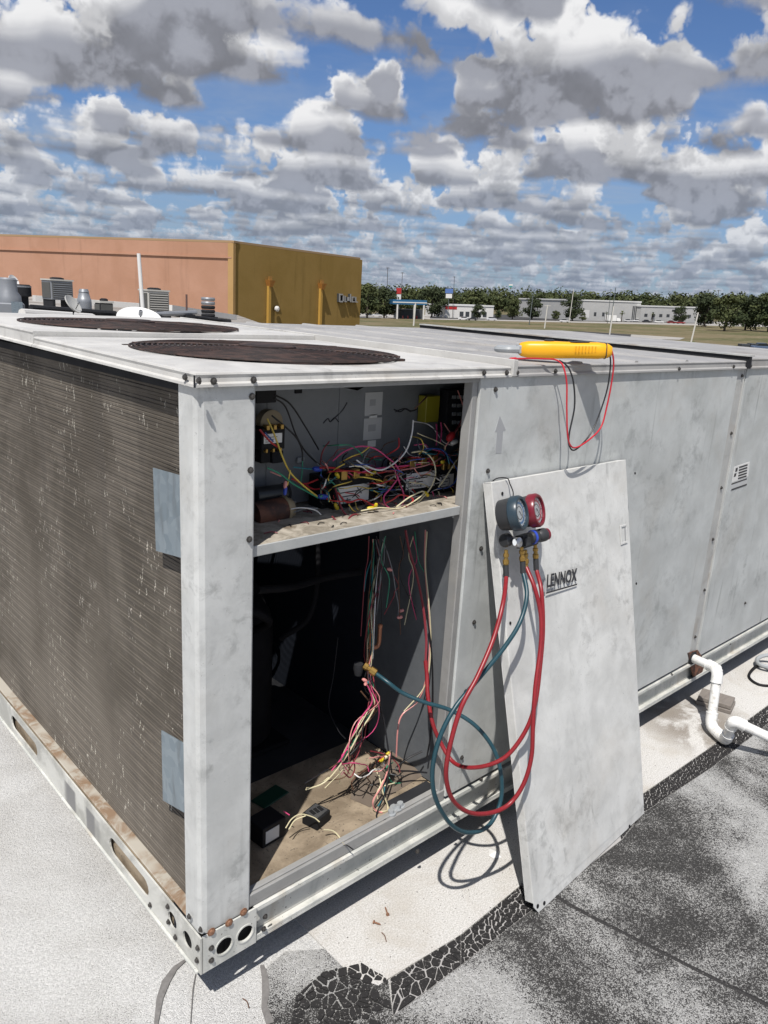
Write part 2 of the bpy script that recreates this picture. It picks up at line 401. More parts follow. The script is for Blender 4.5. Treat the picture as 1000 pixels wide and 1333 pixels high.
M['housing'] = mat('grey_rubber_boot', (0.035,0.037,0.04), 0.45)
M['dial'] = mat('gauge_dial', (0.86,0.89,0.90), 0.25)
M['dial_blue'] = mat('dial_blue_band', (0.10,0.26,0.52), 0.3)
M['dial_red'] = mat('dial_red_band', (0.55,0.10,0.13), 0.3)
M['blueplastic'] = mat('blue_plastic', (0.03,0.07,0.42), 0.4)
for nm, c in dict(pink=(0.62,0.07,0.20), red=(0.45,0.025,0.03), maroon=(0.20,0.03,0.04), yellow_w=(0.68,0.50,0.08), cream=(0.62,0.56,0.36), green=(0.03,0.26,0.15),
                  teal=(0.03,0.20,0.24), blue=(0.04,0.09,0.35), white_w=(0.72,0.72,0.70), grey=(0.20,0.21,0.22), black_w=(0.012,0.012,0.014), salmon=(0.62,0.26,0.24),
                  brown=(0.12,0.06,0.035), orange=(0.55,0.17,0.03)).items():
    M['w_'+nm] = mat('wire_'+nm, c, 0.42)
def granule(dark0, lo, hi, light=(0.60,0.605,0.60), light2=(0.44,0.44,0.435), cov=(0.2, 0.62)):
    def f(g, p):
        n1 = g.noise(p, 420.0, 1, 0.6)
        n2 = g.noise(p, 130.0, 2, 0.6)
        big = g.noise(p, 2.3, 4, 0.55, 0.6)
        med = g.noise(p, 9.0, 5, 0.68)
        wear = g.m('ADD', g.m('MULTIPLY', big, 0.78), g.m('MULTIPLY', med, 0.22))
        thr = g.mr(wear, lo, hi, cov[0], cov[1], smooth=False)
        k = g.mr(g.m('ADD', g.m('MULTIPLY', n1, 0.65), g.m('MULTIPLY', n2, 0.35)), g.m('SUBTRACT', thr, 0.09), g.m('ADD', thr, 0.09))
        c = g.mix(g.mr(n2, 0.35, 0.65), light, light2)
        c = g.mix(g.m('MULTIPLY', g.mr(big, 0.42, 0.62), 0.18), c, (0.47,0.45,0.41))
        c = g.mix(k, dark0, c)
        return dict(c=c, n=g.bump(g.m('ADD', n1, n2), 0.9, 0.0035))
    return f
M['roof_white'] = mat('white_granule_cap_sheet', rough=0.9, fn=granule((0.19,0.185,0.175), 0.36, 0.66, (0.68,0.68,0.665), (0.50,0.50,0.49), cov=(0.36, 0.48)), spec=0.15)
M['roof_worn'] = mat('worn_cap_sheet', rough=0.9, fn=granule((0.040,0.039,0.038), 0.40, 0.60, (0.50,0.50,0.49), (0.34,0.34,0.33), cov=(0.40, 0.62)), spec=0.2)
def f_walk(g, p):
    n1 = g.noise(p, 260.0, 2, 0.6); big = g.noise(p, 6.0, 5, 0.65, 0.5)
    x, y, z = g.sep(p)
    c = g.mix(g.mr(n1, 0.35, 0.65), (0.45,0.44,0.415), (0.63,0.62,0.60))
    c = g.mix(g.m('MULTIPLY', g.mr(big, 0.46, 0.7), 0.40), c, (0.38,0.34,0.28))
    wet = g.m('MULTIPLY', g.mr(g.vm('DISTANCE', p, (2.02,-0.10,0.0)), 0.28, 0.10), g.mr(big, 0.40, 0.55))
    c = g.mix(g.m('MULTIPLY', wet, 0.7), c, (0.16,0.13,0.10))
    sp = g.mr(g.noise(p, 170, 2), 0.70, 0.74)
    return dict(c=g.mix(sp, c, (0.08,0.075,0.07)), n=g.bump(n1, 0.5, 0.002))
M['walk'] = mat('pale_coated_strip', rough=0.9, fn=f_walk, spec=0.15)
M['tar'] = mat('cracked_black_tar', rough=0.7, fn=lambda g, p: dict(c=g.mix(g.mr(g.noise(p, 240, 3), 0.62, 0.72), (0.026,0.025,0.025), (0.24,0.23,0.22)), n=g.bump(g.noise(p, 70, 4), 0.4, 0.004)), spec=0.25)
M['groove'] = mat('pale_grit', rough=0.95, fn=lambda g, p: dict(c=g.mix(g.noise(p, 300, 2), (0.26,0.255,0.25), (0.50,0.49,0.48))), spec=0.1)
M['crack'] = mat('crack_filler', rough=0.9, fn=lambda g, p: dict(c=g.mix(g.noise(p, 120, 3), (0.11,0.105,0.10), (0.26,0.25,0.24))))
# ------------------------------------------------------------------ the roof we stand on
def ground(px, py, z=0.0): return at(px, py, z=z)
def flat(name, pts, z0, z1, material, parent=None):
    return MB().prism([(p[0], p[1]) for p in pts], lambda u, v, t: (u, v, t), z0, z1).build(name, material, parent)
wall_A = at(303, 413, z=0.0)                                # foot of the neighbour's corner
def on_height(px, py, z): return at(px, py, z=z)
ZT = CAM.z + (wall_A - CAM).length * 0.0662                 # top of the neighbour's walls
top_A = on_height(301.5, 316, ZT); top_B = on_height(467.5, 337.7, ZT); top_C = on_height(-60, 305.6, ZT)
hC = math.hypot(top_C.x - CAM.x, top_C.y - CAM.y)
roof = MB().add([(-60,-14,0),(7,-14,0),(7,3,0),(-60,3,0)], [(0,1,2,3)]).build('roof', M['roof_white'])
tag(roof, kind='structure')
rp = [(-60,3,0), (7,3,0), (top_A.x+0.4, top_A.y-0.2, 0), (top_C.x, top_C.y+0.5, 0.55), (top_C.x-30, top_C.y, 0.6)]
M['roof_rear'] = mat('dirty_grey_membrane', rough=0.9, spec=0.15, fn=lambda g, p: dict(c=g.mix(g.mr(g.noise(g.scale(p, 0.25, 1.6, 1), 0.8, 5, 0.65), 0.42, 0.6), (0.17,0.155,0.14), (0.42,0.40,0.37))))
tag(MB().add(rp, [(0,1,2),(0,2,3),(0,3,4)]).build('rear_roof', M['roof_rear']), kind='structure')
WLOC[roof] = Vector((0, 0, 0))
# sheets lying on the roof: coated walkway along the unit, worn cap sheet beyond it, the tar joint between
up = [ground(508, 1276), ground(600, 1220), (1.30, -0.178), ground(835, 1037), ground(922, 977), (2.7, -0.205), (3.6, -0.21)]
lo = [ground(512, 1324), ground(600, 1258), (1.20, -0.268), ground(835, 1061), ground(928, 999), (2.7, -0.262), (3.6, -0.27)]
up = [(p[0], p[1]) for p in up]; lo = [(p[0], p[1]) for p in lo]
walk = flat('walkway', [(0.30, up[0][1] + 0.06), (0.33, up[0][1] + 0.004)] + [(x, y + 0.003) for x, y in up] + [(3.6, 0.5), (0.30, 0.5)], -0.01, 0.004, M['walk'])
tag(walk, kind='structure')
worn = flat('worn_sheet', [(-0.2, -3.2), (5.5, -3.2), (5.5, -0.275), (3.6, -0.275)] + [(x, y - 0.003) for x, y in reversed(lo)] + [(lo[0][0] - 0.05, lo[0][1] - 0.02), (0.05, -0.42), (-0.2, -0.5)], -0.01, 0.006, M['roof_worn'])
tag(worn, kind='structure')
# sheet lap running away from the joint: a low ridge
lap = MB().tube(spline([(0.86, -0.24, 0.004), (0.87, -0.35, 0.005), (0.905, -0.52, 0.004), (0.955, -0.75, 0.005), (1.03, -1.05, 0.004)], 8), 0.0055, 6).build('sheet_lap', M['tar'], worn)
joint = flat('tar_joint', up + list(reversed(lo)), -0.01, 0.0035, M['groove'])
tag(joint, kind='structure')
patch_px = [(346, 1262), (372, 1240), (430, 1236), (478, 1240), (505, 1276), (512, 1326), (500, 1352), (352, 1352)]
patch_w = [ground(*p) for p in patch_px]
patch = flat('tar_patch', patch_w, -0.01, 0.003, M['roof_worn'])
tag(patch, kind='structure')

def clip(poly, nx, ny, c):
    out = []
    for i in range(len(poly)):
        a, b = poly[i], poly[(i+1) % len(poly)]
        da, db = a[0]*nx+a[1]*ny-c, b[0]*nx+b[1]*ny-c
        if da <= 0: out.append(a)
        if da*db < 0:
            t = da/(da-db); out.append((a[0]+(b[0]-a[0])*t, a[1]+(b[1]-a[1])*t))
    return out
def cells(region, size, gap, rnd, jitter=0.72, drop=0.0):
    """cracked pieces of a convex region"""
    ar = 0.5*sum(region[i][0]*region[(i+1)%len(region)][1]-region[(i+1)%len(region)][0]*region[i][1] for i in range(len(region)))
    if ar < 0: region = list(reversed(region))
    xs = [p[0] for p in region]; ys = [p[1] for p in region]; seeds = []
    def inside(x, y):
        for i in range(len(region)):
            a, b = region[i], region[(i+1) % len(region)]
            if (b[0]-a[0])*(y-a[1])-(b[1]-a[1])*(x-a[0]) < 0: return False
        return True
    y = min(ys); r_ = 0
    while y < max(ys)+size:
        x = min(xs) + (size/2 if r_ % 2 else 0)
        while x < max(xs)+size:
            sx, sy = x+rnd.uniform(-jitter, jitter)*size, y+rnd.uniform(-jitter, jitter)*size
            if inside(sx, sy): seeds.append((sx, sy))
            x += size
        y += size*0.87; r_ += 1
    out = []
    for i, s0 in enumerate(seeds):
        poly = [(s0[0]-2*size, s0[1]-2*size), (s0[0]+2*size, s0[1]-2*size), (s0[0]+2*size, s0[1]+2*size), (s0[0]-2*size, s0[1]+2*size)]
        for j, s1 in enumerate(seeds):
            if i == j or abs(s1[0]-s0[0]) > 3.2*size or abs(s1[1]-s0[1]) > 3.2*size: continue
            nx, ny = s1[0]-s0[0], s1[1]-s0[1]; L = math.hypot(nx, ny)
            if L < 1e-6: continue
            nx /= L; ny /= L
            poly = clip(poly, nx, ny, nx*(s0[0]+s1[0])/2+ny*(s0[1]+s1[1])/2-gap*rnd.choice((0.35, 0.6, 0.9, 1.3, 2.0)))
            if len(poly) < 3: break
        for k in range(len(region)):
            if len(poly) < 3: break
            a, b = region[k], region[(k+1) % len(region)]
            nx, ny = b[1]-a[1], -(b[0]-a[0]); L = math.hypot(nx, ny); nx /= L; ny /= L
            poly = clip(poly, nx, ny, nx*a[0]+ny*a[1]-0.0001)
        if len(poly) < 3 or rnd.random() < drop: continue
        sm = []
        for k in range(len(poly)):                       # cut the corners off once
            a, b = poly[k], poly[(k+1) % len(poly)]
            sm += [(a[0]*0.87+b[0]*0.13, a[1]*0.87+b[1]*0.13), (a[0]*0.13+b[0]*0.87, a[1]*0.13+b[1]*0.87)]
        out.append(sm)
    return out
def piece_mesh(mb, poly, z0, z1):
    cx = sum(p[0] for p in poly)/len(poly); cy = sum(p[1] for p in poly)/len(poly); n = len(poly)
    vs = [(x, y, z0) for x, y in poly] + [(cx+(x-cx)*0.93, cy+(y-cy)*0.93, z1) for x, y in poly]
    mb.add(vs, [(i, (i+1) % n, n+(i+1) % n, n+i) for i in range(n)] + [tuple(range(n, 2*n))])
rc = random.Random(3)
strip_cells = []
for (i, size, gap) in ((0, 0.0215, 0.0011), (1, 0.0150, 0.0010)):
    a0, a1, b0, b1 = up[i], up[i+1], lo[i], lo[i+1]
    if i == 1:
        a1 = (0.88, a0[1]+(a1[1]-a0[1])*(0.88-a0[0])/(a1[0]-a0[0])); b1 = (0.86, b0[1]+(b1[1]-b0[1])*(0.86-b0[0])/(b1[0]-b0[0]))
    strip_cells += cells([a0, a1, b1, b0], size, gap, rc)
pp = [(p.x, p.y) for p in patch_w]
pp2 = [(p.x, p.y) for p in (ground(385,1300), ground(420,1268), ground(470,1256), ground(503,1276), ground(512,1326), ground(500,1352), ground(375,1352))]
pcx = sum(p[0] for p in pp)/len(pp); pcy = sum(p[1] for p in pp)/len(pp)
for c_ in cells(pp2, 0.0205, 0.0013, rc, jitter=0.8, drop=0.04):
    mx = sum(p[0] for p in c_)/len(c_); my = sum(p[1] for p in c_)/len(c_)
    e_ = math.hypot((mx-pcx)/0.13, (my-pcy)/0.13)
    if rc.random() > max(0.0, e_-0.55)*1.1: strip_cells.append(c_)
def area(p): return abs(0.5*sum(p[i][0]*p[(i+1)%len(p)][1]-p[(i+1)%len(p)][0]*p[i][1] for i in range(len(p))))
strip_cells.sort(key=area, reverse=True)
for k, poly in enumerate(strip_cells[:280]):
    mb = MB(); piece_mesh(mb, poly, 0.002, 0.0062 + rc.uniform(-0.001, 0.0015)); mb.build('tar_piece', M['tar'], joint)
mb = MB()
for poly in strip_cells[280:]: piece_mesh(mb, poly, 0.002, 0.006)
for (i, size, gap) in ((2, 0.016, 0.0010), (3, 0.011, 0.0007), (4, 0.016, 0.0008)):
    b1, a1 = lo[i+1], up[i+1]
    for poly in cells([up[i], a1, b1, lo[i]], size, gap, rc): piece_mesh(mb, poly, 0.002, 0.0058)
tag(mb.build('tar_crumbs', M['tar'], joint), kind='stuff')
# dark filled cracks in the white sheet at the unit's corner
def crack(pts, w, material=None):
    P = [ground(*p) for p in pts]; L = []; Rr = []
    for i, p in enumerate(P):
        t = (P[min(i+1, len(P)-1)] - P[max(i-1, 0)]); n = Vector((-t.y, t.x, 0)).normalized()*w[i]
        L.append(p+n); Rr.append(p-n)
    return MB().prism([(p.x, p.y) for p in L + Rr[::-1]], lambda u, v, t: (u, v, t), -0.005, 0.0045).build('filled_crack', material or M['crack'], roof)
crack([(247, 1247), (228, 1262), (216, 1280), (208, 1302), (203, 1336)], [0.0015, 0.006, 0.009, 0.007, 0.004])
crack([(341, 1258), (345, 1272), (346, 1292), (344, 1312), (352, 1334)], [0.004, 0.007, 0.008, 0.006, 0.008])
crack([(256, 1262), (251, 1290), (248, 1334)], [0.0008, 0.0012, 0.0008])

# ------------------------------------------------------------------ the packaged rooftop unit
ZB, ZR, CB = 0.107, 0.193, 1.306            # rail bottom, rail top, underside of the top covers
L_, W_ = 3.3, 1.6                           # length along x, depth along y
unit = thing('rooftop_unit', (0, 0, 0), 'long weathered light-grey rooftop air conditioner with its wiring compartment standing open', 'air conditioner')
fx = lambda u, v, t: (u, t, v)              # sheet in the front plane
fy = lambda u, v, t: (t, u, v)              # sheet in the side plane
# base rails
MB().box(0.128, L_, 0.016, 0.020, ZB+0.008, ZR-0.004).box(0.128, L_, -0.006, 0.020, ZB, ZB+0.007).box(0.128, L_, -0.006, -0.003, ZB+0.007, ZB+0.016)\
    .box(0.128, L_, -0.004, 0.020, ZR-0.004, ZR).box(0.128, L_, -0.004, -0.001, ZR-0.012, ZR-0.004).build('base_rail', M['rail'], unit, bevel=0.001)
MB().slab(rect(0.0, 0.128, ZB, ZR+0.004), [circ(0.049, ZB+0.039, 0.0195), circ(0.1, ZB+0.041, 0.0195)], fx, -0.008, -0.004).build('corner_plate', M['rail'], unit)
for hx in (0.049, 0.1):
    MB().slab(circ(hx, ZB+0.040, 0.0225), [circ(hx, ZB+0.040, 0.0192)], fx, -0.0095, -0.0075).build('hole_rim', M['rail'], unit)
slots = [stadium(0.222, 0.431, ZB+0.024, ZB+0.070), stadium(0.923, 1.148, ZB+0.024, ZB+0.068)]
MB().slab(rect(-0.008, W_, ZB, ZR+0.004), [circ(0.047, ZB+0.047, 0.019), circ(0.112, ZB+0.049, 0.019)] + slots, fy, -0.006, -0.002).build('side_base_rail', M['siderail'], unit)
MB().box(-0.012, -0.0055, 0.0, W_, ZB-0.001, ZB+0.005).build('rail_lip', M['rail'], unit, bevel=0.001)
MB().box(0.006, 0.010, 0.135, W_, ZB+0.002, ZR-0.008).build('inner_web', M['pan'], unit)
MB().box(0.0, 0.07, 0.062, W_, ZR+0.006, ZR+0.011).build('side_ledge', M['ledge'], unit, bevel=0.002)
MB().box(0.15, L_-0.15, 0.15, W_-0.15, 0.0, ZB-0.002).build('roof_curb', M['soot'], unit)
MB().box(0.012, 0.06, 0.010, 0.13, ZB+.001, ZR-.001).box(0.06,0.128,0.008,0.014,ZB+.001,ZR-.001).build('hole_shade_backing', M['black'], unit)  # black backing added so the rail holes look unlit inside
# corner post: folded sheet
def ribbon(prof, th, z0, z1):
    n = len(prof); inn = []
    for i in range(n):
        a, b = Vector(prof[max(i-1, 0)]), Vector(prof[min(i+1, n-1)]); t = (b-a).normalized()
        inn.append((prof[i][0]-t.y*th, prof[i][1]+t.x*th))
    return MB().prism(list(prof) + inn[::-1], lambda u, v, t: (u, v, t), z0, z1)
ribbon([(0.022, 0.064), (0.0, 0.062), (0.0, 0.014), (0.004, 0.004), (0.014, 0.0), (0.113, 0.0), (0.117, 0.003), (0.117, 0.024)], 0.003, ZR+0.002, CB+0.004).build('corner_post', M['post'], unit)
# coil face on the side: real rows
rows = 150; mb = MB(); z0, z1 = ZR+0.012, CB-0.004; dz_ = (z1-z0)/rows
seg = [0.064, 0.3, 0.7, 1.15, W_]
vs = []
for i in range(rows):
    for (f, xx) in ((0.0, 0.0268), (0.2, 0.0255), (0.8, 0.0255)):
        for yy in seg: vs.append((xx + 0.0012*math.sin(i*1.7+yy*9), yy, z0+(i+f)*dz_))
nr = rows*3; ns = len(seg)
mb.add(vs, [(r*ns+c, r*ns+c+1, (r+1)*ns+c+1, (r+1)*ns+c) for r in range(nr-1) for c in range(ns-1)])
tag(mb.build('condenser_coil', M['coil'], unit), kind='stuff')
MB().box(0.034, 0.05, 0.064, W_, ZR+0.012, CB-0.002).build('coil_core', M['soot'], unit)
MB().box(0.021, 0.033, 0.072, W_, CB-0.020, CB-0.003).build('coil_top_channel', M['soot'], unit)
MB().box(0.0215, 0.0255, 0.072, 0.084, ZR+0.012, CB-0.02).build('coil_edge_strip', M['soot'], unit)
# galvanised plates bridging post and coil
def plate(pts):
    return MB().slab(pts, [], fy, 0.005, 0.007).build('metal_plate', M['galv'], unit)
def py_(px, py): q = at(px, py, x=0.005); return (q.y, q.z)
plate([py_(199, 609), py_(238.3, 620), py_(238.6, 727), py_(203, 717)])
plate([py_(210, 951), py_(239.6, 968), py_(239.8, 1058), py_(212, 1042)])
# front skin: fixed panel, joint strip, far panel
MB().slab(rect(0.722, 2.068, ZR+0.011, CB+0.004), [], fx, 0.0, 0.003).box(0.722, 0.725, 0.003, 0.040, ZR+0.011, CB+0.002).box(2.064, 2.067, 0.003, 0.03, ZR+0.011, CB).build('front_panel', M['panel'], unit, bevel=0.0012)
MB().box(2.070, 2.128, 0.004, 0.007, ZR+0.004, CB+0.003).box(2.128, 2.132, 0.001, 0.007, ZR+0.004, CB+0.003).build('joint_strip', M['strip'], unit, bevel=0.001)
MB().box(2.139, L_, 0.0, 0.003, ZR+0.011, CB+0.004).box(2.139, 2.142, 0.003, 0.03, ZR+0.011, CB).build('far_panel', M['panel'], unit, bevel=0.0012)
MB().box(0.735, L_, 0.012, 0.016, ZR, CB).build('backing_sheet', M['soot'], unit)
MB().box(L_-0.003, L_, 0.004, W_, ZR, CB).build('end_panel', M['panel'], unit)
MB().box(0.0, L_, W_-0.004, W_, ZR, CB).build('rear_panel', M['panel'], unit)
MB().box(0.06, L_, 0.04, W_-0.01, ZR-0.014, ZR-0.008).build('base_sheet', M['soot'], unit)
MB().box(0.06, 0.72, W_-0.02, W_-0.012, ZR, CB-.01).build('rear_shade_sheet', M['navy'], unit)  # dark sheet added over the rear panel to deepen the bay's shade
MB().box(0.052, 0.055, 0.066, W_-0.02, ZR, CB-.01).build('coil_shade_sheet', M['black'], unit)  # black sheet added behind the coil, keeps the bay in shade
# right jamb of the opening, with rust at its edge
MB().box(0.7025, 0.7205, 0.006, 0.034, ZR+0.02, CB+0.001).build('opening_jamb', M['jamb'], unit, bevel=0.002)
MB().box(0.117, 0.722, 0.004, 0.03, CB-0.012, CB+0.002).build('opening_header', M['jamb'], unit)
# top covers: folded lips on the outer sides, slight rise to the back
def cover(name, x0, x1, y0, y1, ztop, west, south, fan=None, material=None, north=True):
    loops = [(0.008, CB-0.001), (0.0075, CB+0.0035), (0.002, CB+0.0065), (0.001, ztop-0.009), (0.003, ztop-0.004), (0.0015, ztop-0.001), (-0.004, ztop)]
    mb = MB(); n = 4
    for o, z in loops:
        xa = x0-o*west if o > 0 else x0-o; xb = x1 if o > 0 else x1+o
        ya = y0-o*south if o > 0 else y0-o; yb = y1 if o > 0 else y1+o
        mb.v += [Vector((xa, ya, z+0.010*max(ya, 0))), Vector((xb, ya, z+0.010*max(ya, 0))), Vector((xb, yb, z+0.010*yb)), Vector((xa, yb, z+0.010*yb))]
    for i in range(len(loops)-1):
        for j in range(4): mb.f.append((i*4+j, i*4+(j+1) % 4, i*4+4+(j+1) % 4, i*4+4+j))
    outer = [(x0+0.004, y0+0.004), (x1-0.004, y0+0.004), (x1-0.004, y1-0.004), (x0+0.004, y1-0.004)]
    fn = lambda u, v, t: (u, v, t+0.010*v)
    if fan:
        mb.slab(outer, [circ(fan[0], fan[1], fan[2], 64)], fn, ztop, ztop-0.0008)
        k = len(mb.v); ring = circ(fan[0], fan[1], fan[2], 64)
        mb.v += [Vector(fn(u, v, ztop)) for u, v in ring] + [Vector(fn(u, v, ztop-0.022)) for u, v in ring]
        mb.f += [(k+i, k+(i+1) % 64, k+64+(i+1) % 64, k+64+i) for i in range(64)]
    else: mb.slab(outer, [], fn, ztop, ztop-0.0008)
    return mb.build(name, material or M['cover'], unit)
Z1, Z2, Z3 = 1.329, 1.3405, 1.336
FAN1 = (0.393, 0.375, 0.300); FAN2 = (0.385, 1.065, 0.300)
cover('top_cover', 0.0, 0.822, 0.0, 0.752, Z1, 1, 1, FAN1)
cover('top_cover', 0.0, 0.822, 0.756, W_, Z2+0.001, 1, 0, FAN2)
cover('top_cover', 0.842, 2.112, 0.0, W_, Z3-0.004, 0, 1, material=M['cover_grey'])
cover('top_cover', 2.136, L_, 0.0, W_, Z3+0.004, 0, 1, material=M['cover_grey'])
MB().add([(0.823,-0.009,CB),(0.841,-0.009,CB),(0.841,-0.009,1.344),(0.823,-0.009,1.346),(0.823,W_,CB),(0.841,W_,CB),(0.841,W_,1.360),(0.823,W_,1.362)],
         [(0,1,2,3),(4,7,6,5),(0,3,7,4),(1,5,6,2),(3,2,6,7),(0,4,5,1)]).build('standing_seam', M['cover'], unit, bevel=0.0015)
MB().add([(2.113,-0.011,CB),(2.135,-0.011,CB),(2.135,-0.011,1.346),(2.113,-0.011,1.346),(2.113,W_,CB),(2.135,W_,CB),(2.135,W_,1.361),(2.113,W_,1.361)],
         [(0,1,2,3),(4,7,6,5),(0,3,7,4),(1,5,6,2),(3,2,6,7),(0,4,5,1)]).build('standing_seam', M['soot'], unit)
MB().add([(2.108,-0.013,1.347),(2.150,-0.013,1.347),(2.150,-0.013,1.352),(2.108,-0.013,1.352),(2.108,W_,1.362),(2.150,W_,1.362),(2.150,W_,1.367),(2.108,W_,1.367)],
         [(0,1,2,3),(4,7,6,5),(0,3,7,4),(1,5,6,2),(3,2,6,7),(0,4,5,1)]).build('seam_cap', M['strip'], unit)
for xr in (1.12, 1.40, 1.70):
    MB().add([(xr-0.012,0.006,1.3318),(xr+0.012,0.006,1.3318),(xr+0.006,0.006,1.337),(xr-0.006,0.006,1.337),(xr-0.012,W_-.01,1.3475),(xr+0.012,W_-.01,1.3475),(xr+0.006,W_-.01,1.353),(xr-0.006,W_-.01,1.353)],
             [(0,1,2,3),(4,7,6,5),(0,3,7,4),(1,5,6,2),(3,2,6,7),(0,4,5,1)]).build('cover_rib', M['cover_grey'], unit)
MB().box(-0.0092, -0.0068, -0.0092, -0.0068, CB-0.001, Z1-0.004).build('lip_joint', M['soot'], unit)
# fans: rings, radial wires, hub plate, blades, motor
ring_cache = {}
def fan(c, ztop):
    zt = lambda y: ztop + 0.010*y
    cx, cy, r = c; zc = zt(cy)
    gr = MB()
    for a in range(6):
        w = a*math.pi/3+0.35
        gr.tube([(cx+0.05*math.cos(w), cy+0.05*math.sin(w), zc+0.010), (cx+0.2*math.cos(w), cy+0.2*math.sin(w), zc+0.008), (cx+(r+0.01)*math.cos(w), cy+(r+0.01)*math.sin(w), zc+0.003)], 0.003, 6)
    gro = gr.build('fan_guard', M['grille'], unit)
    n = 21
    for i in range(n):
        rr = 0.062 + (r+0.006-0.062)*i/(n-1)
        if i not in ring_cache:
            mbr = MB(); pts = [Vector((rr*math.cos(2*math.pi*k/56), rr*math.sin(2*math.pi*k/56), 0)) for k in range(57)]
            mbr.tube(pts, 0.0024, 5, cap=False)
            me = bpy.data.meshes.new('guard_ring'); me.from_pydata([tuple(p) for p in mbr.v], [], mbr.f); me.materials.append(M['grille'])
            ring_cache[i] = me
        o = link('guard_ring', ring_cache[i], gro); o.location = (cx, cy, zc+0.0095-0.006*(rr/r)**2)
    MB().lathe([(0.066, 0), (0.066, 0.004), (0.05, 0.007)], (cx, cy, zc+0.010), n=24).build('guard_hub', M['grille'], gro)
    bl = MB()
    for a in range(4):
        w = a*math.pi/2+0.5; ca, sa = math.cos(w), math.sin(w); pts = []
        for (rr, hw) in ((0.05, 0.05), (0.16, 0.10), (0.285, 0.15)):
            for s_ in (-1, 1):
                x, y = rr, s_*hw; pts.append((cx+x*ca-y*sa, cy+x*sa+y*ca, zc-0.035+s_*hw*0.12))
        bl.add(pts, [(0,1,3,2),(2,3,5,4)])
    bl.build('fan_blades', M['grille'], unit)
    MB().lathe([(0.07, 0), (0.07, 0.16), (0.03, 0.17)], (cx, cy, zc-0.24), n=20).build('fan_motor', M['soot'], unit)
    return gro
fan(FAN1, Z1); fan(FAN2, Z2+0.001)
for (px, py, p2x) in ((171, 448.5, 0), (517, 467.5, 0)):
    q = at(px, py, z=Z1+0.006); MB().box(q.x-0.02, q.x+0.02, q.y-0.006, q.y+0.006, Z1+0.002, Z1+0.007).build('guard_clip', M['grille'], unit)
# screws: one mesh, many copies
def screw_mesh(name, material, r=0.0043):
    mb = MB().lathe([(r*1.5, 0), (r*1.5, 0.0012), (r, 0.0014), (r, 0.0045), (r*0.6, 0.0055)], (0, 0, 0), (0, -1, 0), 8)
    me = bpy.data.meshes.new(name); me.from_pydata([tuple(p) for p in mb.v], [], mb.f); me.materials.append(material); return me
SCR = screw_mesh('screw', M['screw']); RSCR = screw_mesh('screw', M['rustscrew'], 0.0062)
for px, py in ((278,496),(330,494.5),(630,485),(659.5,485),(673,485),(723,483),(884,480),(955,477),(977,476.5)):
    instance('screw', SCR, unit, at(px, py, y=-0.007))
for px, py in ((328,516),(326,612),(324.5,702),(645,507),(635,613),(626,714),(617,810),(606,900),(601,986),(626,1014),(970,785),(874,878),(950,838)):
    instance('screw', SCR, unit, at(px, py, y=-0.0005))
for px, py in ((966,489),(952,564),(939,635),(928,702),(917,768),(905,829)):
    instance('screw', SCR, unit, at(px, py, y=0.003))
for px, py in ((242,491),(260,495.5)):
    instance('screw', SCR, unit, at(px, py, x=-0.007), (0, 0, R_(-90)))
for px, py in ((275,1213),(298,1201),(317,1187)):
    instance('screw', RSCR, unit, at(px, py, y=-0.008))
for px, py in ((275,1234),(275,1250),(343,1209),(345,1193),(543,1108),(592,1078)):
    instance('screw', SCR, unit, at(px, py, y=-0.009))
for px, py in ((219,1180),(220,1200),(262,1210),(258,1234),(257,1250),(247,1193),(196,1178),(229,1220)):
    instance('screw', SCR, unit, at(px, py, x=-0.0065), (0, 0, R_(-90)))
# flow arrow and rating labels on the skin
ar = [(650.5,541),(658.5,560),(655,561),(652.5,590),(645,590),(647,562),(644.5,562)]
MB().prism([(at(*p, y=0).x, at(*p, y=0).z) for p in ar], fx, -0.0006, 0.001).build('arrow_mark', M['faint'], unit)
def sheet(poly, name, material, t0=-0.0009, parent=unit):
    return MB().prism([(at(*p, y=0).x, at(*p, y=0).z) for p in poly], fx, t0, 0.0008).build(name, material, parent)
lb = sheet([(956,608),(976,601),(974,620),(953,628)], 'rating_label', M['white'])
for i in range(5): sheet([(962+0.2*i*0-0.35*i,607.5+3.6*i),(973-0.35*i,604+3.6*i),(973-0.35*i,606+3.6*i),(962-0.35*i,609.6+3.6*i)], 'printed_line', M['print'], -0.0013, lb)
sheet([(957.6,609.5),(960.4,608.5),(959.6,613.5),(957,614.5)], 'printed_line', M['print'], -0.0013, lb)
sheet([(956,616.5),(958.8,615.5),(957.6,620),(955,621)], 'printed_line', M['print'], -0.0013, lb)
lb2 = sheet([(952,629),(973,621),(971,631),(951,638.5)], 'rating_label', M['labelgrey'])
for a, b in ((628.8, 1.6), (636, 1.8)): sheet([(952,a+0.6),(972,a-6.4),(972,a-6.4+b),(952,a+0.6+b)], 'printed_line', M['print'], -0.0013, lb2)
